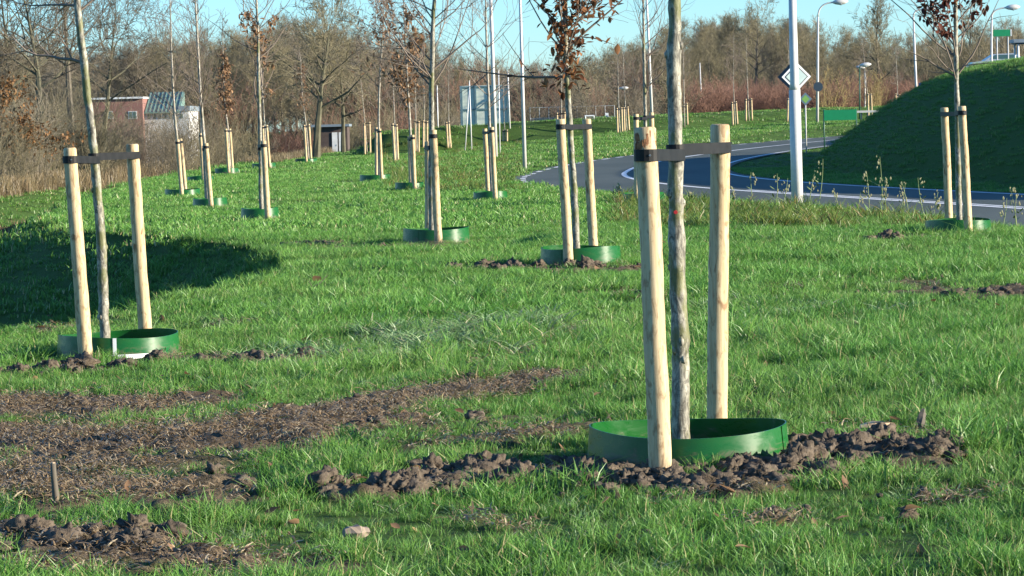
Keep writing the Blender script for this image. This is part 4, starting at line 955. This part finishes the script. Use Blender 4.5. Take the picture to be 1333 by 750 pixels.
yl = [shrub_proto('willow_bush', 'yellowish willow bush before the red thicket beyond the guard rail', None, 1161, M['twig_yellow'], 3.0, 26, 1.0, .9, M['oak_leaf_pale'])]
row_of(yl, [(pt(1140, 140, 220)[0], 220, .9, 0, 1)])
# ================================================================ lamps, signs, masts
def lamp(px, by, top, yd, label, arm=None, r0=.08, head=True, mat='galv', sleeve=None, lean=0.0, base=None, hs=1.0):
    """tapered post; arm = (end px x, end px y): curved bracket with a lamp head"""
    b = pt(px, by, yd); b[2] = gz(b[0], yd); t = pt(px+lean, top, yd); o = thing('lamp_post', label, 'lamp post', b)
    mb = MB(); H = t[2]-b[2]; hs_ = min(H*.6, sleeve) if sleeve else 0
    if sleeve: mb.tube([b-[0, 0, .2], b+(t-b)*(hs_/H)], [r0*1.04, r0], 16); mb.tube([b+(t-b)*(hs_/H), b+(t-b)*((hs_+.12)/H), t], [r0, r0*.76, r0*.62], 16)
    else: mb.tube([b-[0, 0, .2], b+(t-b)*.5, t], [r0, r0*.78, r0*.55], 10)
    mb.build('post', M[mat], o, True, b)
    if arm:
        e = pt(arm[0], arm[1], yd); c = np.array([t[0], t[1], e[2]]); P = [(1-u_)**2*t+2*u_*(1-u_)*c+u_*u_*e for u_ in np.linspace(0, 1, 10)]
        mb = MB(); mb.tube(P, r0*.5, 8); mb.build('bracket', M[mat], o, True, b)
        if head:
            d = (e-P[-2])/np.linalg.norm(e-P[-2]); h = MB(); h.tube([e-d*.1, e+d*.05*hs, e+d*.25*hs, e+d*.5*hs, e+d*.68*hs], [.05*hs, .11*hs, .15*hs, .13*hs, .03*hs], 10); hd = h.build('lamp_head', M['galv'], o, True, b)
            g_ = MB(); q = e+d*.32*hs-[0, 0, .06*hs]; g_.tube([q-d*.2*hs, q, q+d*.2*hs], [.03*hs, .12*hs, .03*hs], 10); g_.build('glass_bowl', M['lamp_glass'], hd, True, b)
    return o
lamp(1038, 262, -60, 58, 'thick pale grey lamp post standing between the meadow and the road', None, .107, sleeve=pt(1038, 117, 58)[2]-gz(pt(1038, 262, 58)[0], 58), lean=-8)
lamp(1064, 168, 22, 196, 'lamp post with curved arm rising behind the diamond sign', (1086, 3), .10, hs=1.3, lean=1)
lamp(1195, 150, 22, 150, 'lamp post half hidden by the slope of the shaded hill', (1202, 12), .075, lean=-6, hs=.8)
lamp(1290, 150, 24, 178, 'lamp post with curved arm on the crest of the hill', (1311, 10), .085, hs=1.1, lean=1)
lamp(683, 212, -40, 118, 'tall slim lamp post standing by the dashed road edge', None, .085, lean=-7)
lamp(645, 196, -60, 140, 'tall pale lamp post seen right behind a bare sapling', None, .11, mat='galv', lean=-8)
lamp(850, 178, -40, 172, 'slim leaning mast beside the upright bare sapling', None, .09, lean=-10)
lamp(805, 172, 117, 190, 'short path lamp among the far stakes', (808, 115), .05, mat='green_post', hs=.7)
lamp(1119, 152, 88, 205, 'short green path lamp near the yellow bush', (1121, 85), .06, mat='green_post', hs=1.0)
lamp(1126, 152, 92, 222, 'farther path lamp behind the short green one', (1124, 88), .06, hs=.8)
lamp(914, 150, 82, 238, 'thin pale mast standing before the wood', None, .07, lean=-3)
# diamond road signs by the near lamp post
def diamond(px, py, half, yd, label, yaw, layers, ground=True, post='galv', pr=.03, pxb=None):
    c = pt(px, py, yd); h = half/4000*yd; zg = gz(c[0], yd); o = thing('road_sign', label, 'road sign', (c[0], yd, zg)); base = np.array([c[0], yd, zg])
    ca, sa = math.cos(yaw), math.sin(yaw); ex = np.array([ca, sa, 0]); n = np.array([sa, -ca, 0])
    mb = MB(); mb.tube([base-[0, 0, .2]-n*.03, np.array([c[0], yd, c[2]+h*.7])-n*.03], pr, 8); mb.build('post', M[post], o, True, base)
    for k, (nm, s, mt) in enumerate(layers):
        hh_ = h*s; q = c+n*(.010+.004*k); th = n*.008
        V = [q+ex*hh_, q+[0, 0, hh_], q-ex*hh_, q-[0, 0, hh_]]; V = V+[v-th for v in V]
        m_ = MB(); m_.add(V, [(3, 2, 1, 0), (4, 5, 6, 7), (0, 1, 5, 4), (1, 2, 6, 5), (2, 3, 7, 6), (3, 0, 4, 7)]); m_.build(nm, M[mt], o, False, base)
    return o
diamond(1036.5, 100, 19.5, 60.5, 'white-bordered diamond sign just behind the thick lamp post', .15, [('border_plate', 1, 'sign_white'), ('black_line', .80, 'sign_line'), ('centre_plate', .72, 'sign_pale')])
diamond(1029.5, 100, 17.5, 61.2, 'dark blue-grey back of the diamond sign behind the white one', -.25, [('plate', 1, 'sign_dark'), ('rim', .0001, 'sign_dark')][:1])
diamond(1048.5, 129, 8.5, 135, 'small diamond sign with lime centre on a thin post', .05, [('border_plate', 1, 'sign_back'), ('centre_plate', .62, 'sign_lime')])
# round sign back on the lamp post with the curved arm
c = pt(1065, 113, 195.6); o = thing('round_sign', 'round dark sign back fixed to the curved-arm lamp post', 'road sign', c); mb = MB(); mb.tube([(0, 0, 0), (0, -.02, 0)], [.30, .30], 28); mb.build('disc', M['sign_dark'], o); mb = MB(); mb.box((0, .05, 0), (.04, .05, .03)); mb.build('clamp', M['galv'], o)
# green direction board on two posts
yd = 138.0; a_, b_ = pt(1072.5, 143.5, yd), pt(1115, 156, yd); zg0, zg1 = gz(a_[0], yd), gz(b_[0], yd); c = .5*(a_+b_); base = np.array([c[0], yd, min(zg0, zg1)])
o = thing('direction_board', 'green direction board on two dark posts beside the far road', 'road sign', base)
mb = MB(); mb.box((0, 0, c[2]-base[2]), ((b_[0]-a_[0])/2, .015, abs(a_[2]-b_[2])/2)); mb.build('panel', M['sign_green'], o)
mb = MB(); mb.box((0, .02, c[2]-base[2]+.16), ((b_[0]-a_[0])/2*.98, .012, .02)); mb.box((0, .02, c[2]-base[2]-.16), ((b_[0]-a_[0])/2*.98, .012, .02)); mb.build('back_rail', M['sign_dark'], o)
for xx, zz in ((a_[0], zg0), (b_[0], zg1)):
    mb = MB(); mb.tube([(xx-c[0], .045, zz-base[2]-.2), (xx-c[0], .045, a_[2]-base[2]+.03)], .03, 8); mb.build('post', M['green_post'], o, True)
# green-white sign on the crest and the roof behind it
yd = 182.0; a_, b_ = pt(1293, 39, yd), pt(1317, 47, yd); c = .5*(a_+b_); zg = gz(c[0], yd); o = thing('direction_sign', 'small green sign with a white end beside the crest lamp post', 'road sign', (c[0], yd, zg)); base = np.array([c[0], yd, zg])
hw, hh_ = (b_[0]-a_[0])/2, (a_[2]-b_[2])/2
mb = MB(); mb.box(c-base, (hw, .015, hh_)); mb.build('panel', M['sign_green'], o)
mb = MB(); mb.box(c-base+[hw*.93, -.018, 0], (hw*.06, .004, hh_)); mb.build('white_end', M['sign_white'], o)
for s in (-.6, .6): mb = MB(); mb.tube([(s*hw, .04, -.2), (s*hw, .04, c[2]-zg+hh_*.8)], .035, 8); mb.build('post', M['galv'], o, True)
yd = 175.0; a_ = pt(1319, 54, yd); zg = gz(a_[0], yd); base = np.array([a_[0], yd, zg]); o = thing('shelter', 'flat grey shelter roof on a pale post on the hill crest', 'shelter', base)
zt = a_[2]-zg; mb = MB(); mb.box((1.3, .6, zt+.02), (1.3, .8, .10)); mb.build('roof', M['grey_roof'], o); mb = MB(); mb.box((1.3, .6, zt-.12), (1.2, .7, .035)); mb.build('fascia', M['sign_dark'], o)
for xx in (.28, 2.3):
    for yy in (0., 1.2): mb = MB(); mb.tube([(xx, yy, -.2), (xx, yy, zt-.15)], .06, 8); mb.build('post', M['galv_white'], o, True)
# blue sign with a white post peeping over the slope
yd = 152.0; a_, b_ = pt(1196, 108, yd), pt(1206, 124, yd); c = .5*(a_+b_); zg = gz(c[0], yd); base = np.array([c[0], yd, zg]); o = thing('blue_sign', 'dark blue sign panel peeping over the shaded slope', 'road sign', base)
mb = MB(); mb.box(c-base, ((b_[0]-a_[0])/2, .02, (a_[2]-b_[2])/2)); mb.build('panel', M['sign_blue'], o); mb = MB(); q = pt(1202.5, 107, yd)-base; mb.tube([(q[0], -.06, -.2), (q[0], -.06, q[2])], .04, 8); mb.build('post', M['galv_white'], o, True)
# big board seen from behind
yd = 186.0; a_, b_ = pt(599, 112, yd), pt(664, 171, yd); hw = (b_[0]-a_[0])/2; hh_ = (a_[2]-b_[2])/2; c = .5*(a_+b_); zg = gz(c[0], yd); base = np.array([c[0], yd, zg]); o = thing('traffic_board', 'big grey-green traffic board seen from behind on the dyke', 'road sign', base)
q = c-base; mb = MB(); mb.box(q+[0, .06, 0], (hw, .02, hh_)); mb.build('panel', M['board'], o)
for k, fx in enumerate((-.97, -.38, .3, .97)):
    mb = MB(); mb.box((fx*hw, -.01, (q[2]+hh_)/2-.1), (.075 if k in (0, 3) else .05, .05, (q[2]+hh_)/2+.1)); mb.build('post', M['board_rib'], o)
for fz in (-.02, .95): mb = MB(); mb.box(q+[0, .005, fz*hh_], (hw*.99, .03, .045)); mb.build('rail', M['board_rib'], o)
d = np.array([.68*hw, 0, .5*hh_]); L_ = np.linalg.norm(d); al = math.atan2(d[2], d[0]); Rm = np.array([[math.cos(al), 0, -math.sin(al)], [0, 1, 0], [math.sin(al), 0, math.cos(al)]])
mb = MB(); mb.box(q+[-.04*hw, -.075, .22*hh_], (L_*.5, .02, .035), Rm); mb.build('brace', M['board_rib'], o)
# thin white masts about the board
def rod(x0, y0, x1, y1, yd, label, rr=.035, strut=None):
    b = pt(x0, y0, yd); b[2] = gz(b[0], yd); t = pt(x1, y1, yd); o = thing('metal_mast', label, 'mast', b); mb = MB(); mb.tube([b-[0, 0, .2], t], [rr, rr*.8], 8); mb.build('post', M['galv_white'], o, True, b)
    mb = MB(); mb.tube([t-[0, 0, .01], t+[0, 0, .05]], [rr*1.2, rr*.5], 8); mb.build('cap', M['galv'], o, True, b)
    if strut: s = pt(strut[0], strut[1], yd); s[2] = gz(s[0], yd); mb = MB(); mb.tube([s-[0, 0, .1], b+(t-b)*.92], [rr*.9, rr*.7], 8); mb.build('strut', M['galv_white'], o, True, b)
rod(614, 193, 611, 106, 172, 'thin pale mast with a leaning strut before the big board', .035, (605, 192)); rod(651, 206, 649, 92, 150, 'thin pale mast before the right half of the big board', .03)
rod(664, 172, 661, 93, 184, 'thin pale mast at the edge of the big board', .045); rod(570, 165, 569, 112, 200, 'thin pale mast left of the big board among the bushes', .04)
# guard rail
pts_ = [pt(1113, 148, 203), pt(1180, 146, 203)]; b = np.array([pts_[0][0], 203, gz(pts_[0][0], 203)]); o = thing('guard_rail', 'low grey guard rail on dark posts before the red thicket', 'guard rail', b); zt = pts_[0][2]-b[2]; Lx = pts_[1][0]-pts_[0][0]
mb = MB(); mb.box((Lx/2, 0, zt+.12), (Lx/2, .03, .07)); mb.build('rail', M['galv'], o)
for k in range(9): x = Lx*k/8; mb = MB(); mb.box((x, .06, (zt+.1)/2-.15), (.05, .03, (zt+.1)/2+.2)); mb.build('post', M['sign_dark'], o)
# far sports fence and goal
yd = 212.0; x0, x1 = pt(690, 150, yd)[0], pt(800, 150, yd)[0]; zg = gz((x0+x1)/2, yd); o = thing('wire_fence', 'pale wire fence on thin posts beyond the road bend', 'fence', (x0, yd, zg)); hh_ = pt(690, 140, yd)[2]-zg
for k in range(10): x = (x1-x0)*k/9; mb = MB(); mb.tube([(x, 0, -.4), (x, 0, hh_)], .028, 6); mb.build('post', M['fence'], o)
for k in range(2): mb = MB(); mb.box(((x1-x0)/2, 0, hh_*(.55+.44*k)), ((x1-x0)/2, .012, .018)); mb.build('rail', M['fence'], o)
mb = MB()
for k in range(150): x = (x1-x0)*k/149; mb.box((x, .015, hh_*.27), (.010, .004, hh_*.27))
tag(mb.build('wire_mesh', M['fence'], o), kind='stuff')
yd = 208.0; a_ = pt(762, 151, yd); b_ = pt(773, 151, yd); zg = gz(a_[0], yd); h_ = a_[2]-zg; o = thing('goal_frame', 'small white goal frame before the wire fence', 'goal', (a_[0], yd, zg)); w_ = b_[0]-a_[0]
for x in (0, w_): mb = MB(); mb.tube([(x, 0, -.1), (x, 0, h_)], .045, 8); mb.build('post', M['sign_white'], o)
mb = MB(); mb.tube([(-.04, 0, h_), (w_+.04, 0, h_)], .045, 8); mb.build('crossbar', M['sign_white'], o)
yd = 209.0; a_ = pt(790, 150, yd); zg = gz(a_[0], yd); h_ = a_[2]-zg; o = thing('marker_post', 'short white marker with a blue face near the goal', 'post', (a_[0], yd, zg)); mb = MB(); mb.tube([(0, 0, -.1), (0, 0, h_)], .03, 8); mb.build('post', M['galv'], o); mb = MB(); mb.box((0, -.045, h_-.05), (.11, .015, .2)); mb.build('plate', M['sign_white'], o); mb = MB(); mb.box((0, -.066, h_-.12), (.06, .004, .1)); mb.build('blue_face', M['sign_blue'], o)
# ================================================================ buildings
yd = 236.0; x0, x1, x2, x3 = [pt(q, 150, yd)[0] for q in (120, 186, 229, 244)]; zg = gz(x1, yd)-.3; o = thing('low_building', 'low red brick building with a green roofed white wing behind the thicket', 'building', (x0, yd, zg))
zt = pt(150, 129, yd)[2]-zg; zr = pt(200, 128, yd)[2]-zg; ze = pt(200, 146, yd)[2]-zg
mb = MB(); mb.box(((x1-x0)/2, 4, zt/2), ((x1-x0)/2, 4, zt/2)); mb.build('brick_wall', M['brick'], o)
mb = MB(); mb.box(((x1-x0)/2, 3.95, zt+.06), ((x1-x0)/2+.08, 4.12, .07)); mb.build('roof_edge', M['white_wall'], o)
for q in (168, 137):
    xa = pt(q, 150, yd)[0]-x0; za = pt(q, 145, yd)[2]-zg; zb = pt(q, 155, yd)[2]-zg; mb = MB(); mb.box((xa+.28, -.02, (za+zb)/2), (.34, .035, (za-zb)/2)); w = mb.build('window', M['white_wall'], o)
    for k in (0, 1): mb = MB(); mb.box((xa+.13+.3*k, -.06, (za+zb)/2), (.12, .01, (za-zb)/2*.86)); mb.build('pane', M['glass'], w)
mb = MB(); mb.box(((x1+x3)/2-x0+.003, 4.6, ze/2), ((x3-x1)/2, 3.6, ze/2)); mb.build('wing_wall', M['white_wall'], o)
for k in range(7):
    xa = x1-x0+.35+k*(x3-x1-.5)/7; mb = MB(); mb.box((xa, .985, ze-.34), (.13, .02, .2)); w = mb.build('window', M['grey_roof'], o); mb = MB(); mb.box((xa, .96, ze-.34), (.10, .008, .165)); mb.build('pane', M['glass'], w)
mb = MB(); mb.add([(x1-x0+.01, .6, ze), (x2-x0+.2, .6, ze), (x2-x0+.2, 5, zr+.5), (x1-x0+.01, 5, zr+.5), (x1-x0+.01, 5, ze), (x2-x0+.2, 5, ze), (x1-x0+.01, .6, ze-.1), (x2-x0+.2, .6, ze-.1)], [(0, 1, 2, 3), (0, 3, 4), (1, 5, 2), (3, 2, 5, 4), (0, 6, 7, 1), (6, 4, 5, 7)]); rf = mb.build('roof', M['green_roof'], o)
for k in range(9): xa = x1-x0+.1+k*(x2-x1)/8.2; t_ = .045; mb = MB(); mb.add([(xa, .58, ze+.01), (xa+t_, .58, ze+.01), (xa+t_, 4.95, zr+.51), (xa, 4.95, zr+.51), (xa, .58, ze+.06), (xa+t_, .58, ze+.06), (xa+t_, 4.95, zr+.56), (xa, 4.95, zr+.56)], [(4, 5, 6, 7), (0, 1, 5, 4), (1, 2, 6, 5), (3, 0, 4, 7)]); mb.build('seam', M['green_roof'], rf)
mb = MB(); mb.box(((x2+x3)/2-x0+.1, 4.6, ze+.22), ((x3-x2)/2, 3.7, .2)); mb.build('flat_roof', M['grey_roof'], o)
yd = 205.0; x0, x1 = pt(408, 170, yd)[0], pt(452, 170, yd)[0]; zg = gz(x0, yd); zt = pt(430, 165, yd)[2]-zg; o = thing('brown_hut', 'low brown hut with two pale doors among the trees', 'hut', (x0, yd, zg-.2)); zt += .2
mb = MB(); mb.box(((x1-x0)/2, 1.5, zt/2), ((x1-x0)/2, 1.5, zt/2)); mb.build('wall', M['brown_wall'], o); mb = MB(); mb.box(((x1-x0)/2, 1.45, zt+.07), ((x1-x0)/2+.15, 1.75, .08)); mb.build('roof', M['grey_roof'], o)
for q in (435.5, 443.5):
    xa = pt(q, 170, yd)[0]-x0; mb = MB(); mb.box((xa, -.02, zt*.42), (.14 if q > 440 else .18, .03, zt*.40)); w = mb.build('door', M['white_wall'], o); mb = MB(); mb.box((xa+.1, -.06, zt*.42), (.012, .012, .05)); mb.build('handle', M['nail'], w)
# two cars passing behind, mostly hidden by bushes and the crest
def car(px, py, yd, label, mat):
    c = pt(px, py, yd); zg = gz(c[0], yd); o = thing('passing_car', label, 'car', (c[0], yd, c[2]-1.45)); prof = [(-2.1, .35), (-2.15, .75), (-1.95, .98), (-1.25, 1.05), (-.65, 1.43), (.55, 1.45), (1.25, 1.05), (2.0, .92), (2.1, .55), (2.05, .3)]
    n = len(prof); V = [(x, -.8 + (.1 if z > 1.2 else 0), z) for x, z in prof]+[(x, .8-(.1 if z > 1.2 else 0), z) for x, z in prof]; mb = MB(); mb.add(V, [tuple(range(n)), tuple(range(2*n-1, n-1, -1))]+[(i, n+i, n+(i+1) % n, (i+1) % n) for i in range(n)]); mb.build('body', mat, o)
    mb = MB(); mb.add([(-1.05, -.79, 1.08), (1.05, -.79, 1.08), (.5, -.735, 1.38), (-.6, -.735, 1.38)], [(0, 1, 2, 3)]); mb.build('side_window', M['glass'], o)
    for x in (-1.3, 1.3):
        for yy in (-.78, .78): mb = MB(); mb.tube([(x, yy-.1, .33), (x, yy+.1, .33)], .33, 16); mb.build('wheel', M['tyre'], o, True)
car(1096, 120, 262, 'white car passing behind the red thicket', M['car']); car(1306, 70, 186, 'pale car roof showing over the hill crest', plain('silver_paint', (.5, .53, .52), .3, .4))
# ================================================================ weeds and small things lying about
def stalk(px, by, ty, yd, lean, seed, label):
    rg = np.random.default_rng(seed); b = pt(px, by, yd); b[2] = gz(b[0], yd); t = pt(px+lean, ty, yd); o = thing('weed_stalk', label, 'weed', b, 'dry weed stalks along the road verge')
    P = [b+(t-b)*u_+np.array([.05*math.sin(u_*2.2+seed*1.7), .03*math.cos(u_*2+seed), 0]) for u_ in np.linspace(-.02, 1, 7)]; mb = MB(); mb.tube(P, [.008, .0075, .007, .006, .005, .004, .003], 5); mb.build('stem', M['stalk'], o, True, b)
    mb = MB()
    for k in range(rg.integers(7, 15)):
        u_ = rg.uniform(.5, 1.02); c = b+(t-b)*u_+rg.normal(0, .03, 3)*[1, 1, .3]; s = rg.uniform(.007, .019); mb.tube([c-[0, 0, s*1.6], c-[0, 0, s*.5], c+[0, 0, s*.6], c+[rg.normal(0, .01), 0, s*1.7]], [s*.3, s*.9, s*.8, s*.15], 5)
    mb.build('seed_heads', M['seed'], o, False, b); m_ = MB()
    for k in range(5):
        u_ = rg.uniform(.1, .6); c = b+(t-b)*u_; a_ = rg.uniform(0, 6.28); d = np.array([math.cos(a_), math.sin(a_), .5])*rg.uniform(.08, .2); s = np.array([-math.sin(a_), math.cos(a_), 0])*.018; m_.add([c, c+d*.5+s, c+d, c+d*.5-s], [(0, 1, 2, 3)])
    m_.build('leaves', M['stalk'], o, False, b)
STALKS = [(978,262,224,56,3),(1006,264,226,56,5),(1022,266,232,54,0),(1064,272,207,52,4),(1057,272,222,52,2),(1137,280,225,50,-12),(1144,278,204,50,0),(1150,280,232,50,2),(1158,280,235,50,-3),(1180,284,236,49,-6),(1204,286,231,48,-5),(1218,288,250,48,2),(1303,300,258,46,4),(1321,304,243,45,-3),(1326,304,255,45,0),(1170,282,240,50,4),(1120,276,250,51,3),(800,275,240,60,2),(808,276,238,60,-2),(898,268,250,58,1),(955,262,245,57,0),(1090,274,248,52,-2)]
ORD = ['first', 'second', 'third', 'fourth', 'fifth', 'sixth', 'seventh', 'eighth', 'ninth', 'tenth', 'eleventh', 'twelfth', 'thirteenth', 'fourteenth', 'fifteenth']
after = sorted(q for q in STALKS if q[0] > 1040); before = sorted((q for q in STALKS if q[0] < 1040), reverse=True)
for k, q in enumerate(after): stalk(*q, 1300+k, ORD[k]+' dry weed stalk on the verge, counting from the lamp post towards the hill')
for k, q in enumerate(before): stalk(*q, 1330+k, ORD[k]+' dry weed stalk on the verge, counting from the lamp post towards the nearest tree')
c = at(72, 664); o = thing('stick_stump', 'short brown stick standing upright in the bare soil', 'stick', c); t = pt(69, 603, c[1])-c; mb = MB(); mb.tube([(0, 0, -.05), t*.3+[.005, 0, 0], t*.7, t], [.016, .015, .013, .011], 8, wob=.12); mb.build('stem', M['trunk_brown'], o, True); mb = MB(); mb.tube([t-[0, 0, .002], t+[.001, 0, .004]], [.0108, .009], 8); mb.build('cut_end', M['chip'], o)
def chunk(px, py, L_, w, hgt, yaw, label, mat, tilt=0):
    c = at(px, py); o = thing('wood_chunk', label, 'wood chunk', c+[0, 0, .02]); rg = np.random.default_rng(int(px)); V = []
    for x in np.linspace(-.5, .5, 6):
        for a_ in np.arange(6)/6*6.283: s = (1-1.1*abs(x))*rg.uniform(.7, 1.1)+.15; V.append((x*L_, math.cos(a_)*w*s, math.sin(a_)*hgt*s+.02+tilt*(x+.5)))
    F = [(6*i+k, 6*i+(k+1) % 6, 6*i+6+(k+1) % 6, 6*i+6+k) for i in range(5) for k in range(6)]+[tuple(range(6))[::-1], tuple(range(30, 36))]; mb = MB(); mb.add(V, F); mb.build('chunk', mat, o); o.rotation_euler = (0, 0, yaw)
chunk(1142, 566, .17, .035, .03, .1, 'split pale wood chunk lying in the grass behind the clods', M['chip']); chunk(1200, 566, .07, .022, .03, 1.2, 'dark stub of wood sticking up beside the pale chunk', M['trunk_brown'], .07)
chunk(464, 706, .10, .04, .03, .4, 'pale dry clod lying alone at the front of the meadow', M['pale_clod']); chunk(822, 462, .07, .04, .012, .3, 'pale dead leaf lying in the grass before the nearest stake', M['chip'])
def leafthing(px, py, size, label, mat):
    c = at(px, py); o = thing('dead_leaf', label, 'leaf', c+[0, 0, .05]); rg = np.random.default_rng(int(px*3+py)); m_ = leaf_mesh('blade', [np.zeros(3)], size, rg, mat, o, np.zeros(3)); del m_['kind']
leafthing(408, 372, .12, 'tan dead leaf on a broken twig near the hollow', M['oak_leaf_pale'])
c = at(400, 386); o = thing('broken_twig', 'small broken twig lying in the grass near the hollow', 'twig', c); mb = MB(); mb.tube([(-.1, 0, .02), (0, .02, .06), (.12, 0, .12), (.2, .03, .2)], [.006, .006, .005, .003], 6); mb.build('stem', M['trunk_brown'], o); mb = MB(); mb.tube([(.05, 0, .09), (.02, -.03, .16)], [.004, .002], 6); mb.build('side_shoot', M['trunk_brown'], o)
c = at(945, 556); o = thing('wood_splinter', 'thin pale splinter leaning beside the rear stake of the nearest tree', 'splinter', c); mb = MB(); mb.tube([(.03, .2, 0), (-.02, .2, .13)], [.006, .003], 6); mb.build('sliver', M['chip'], o)
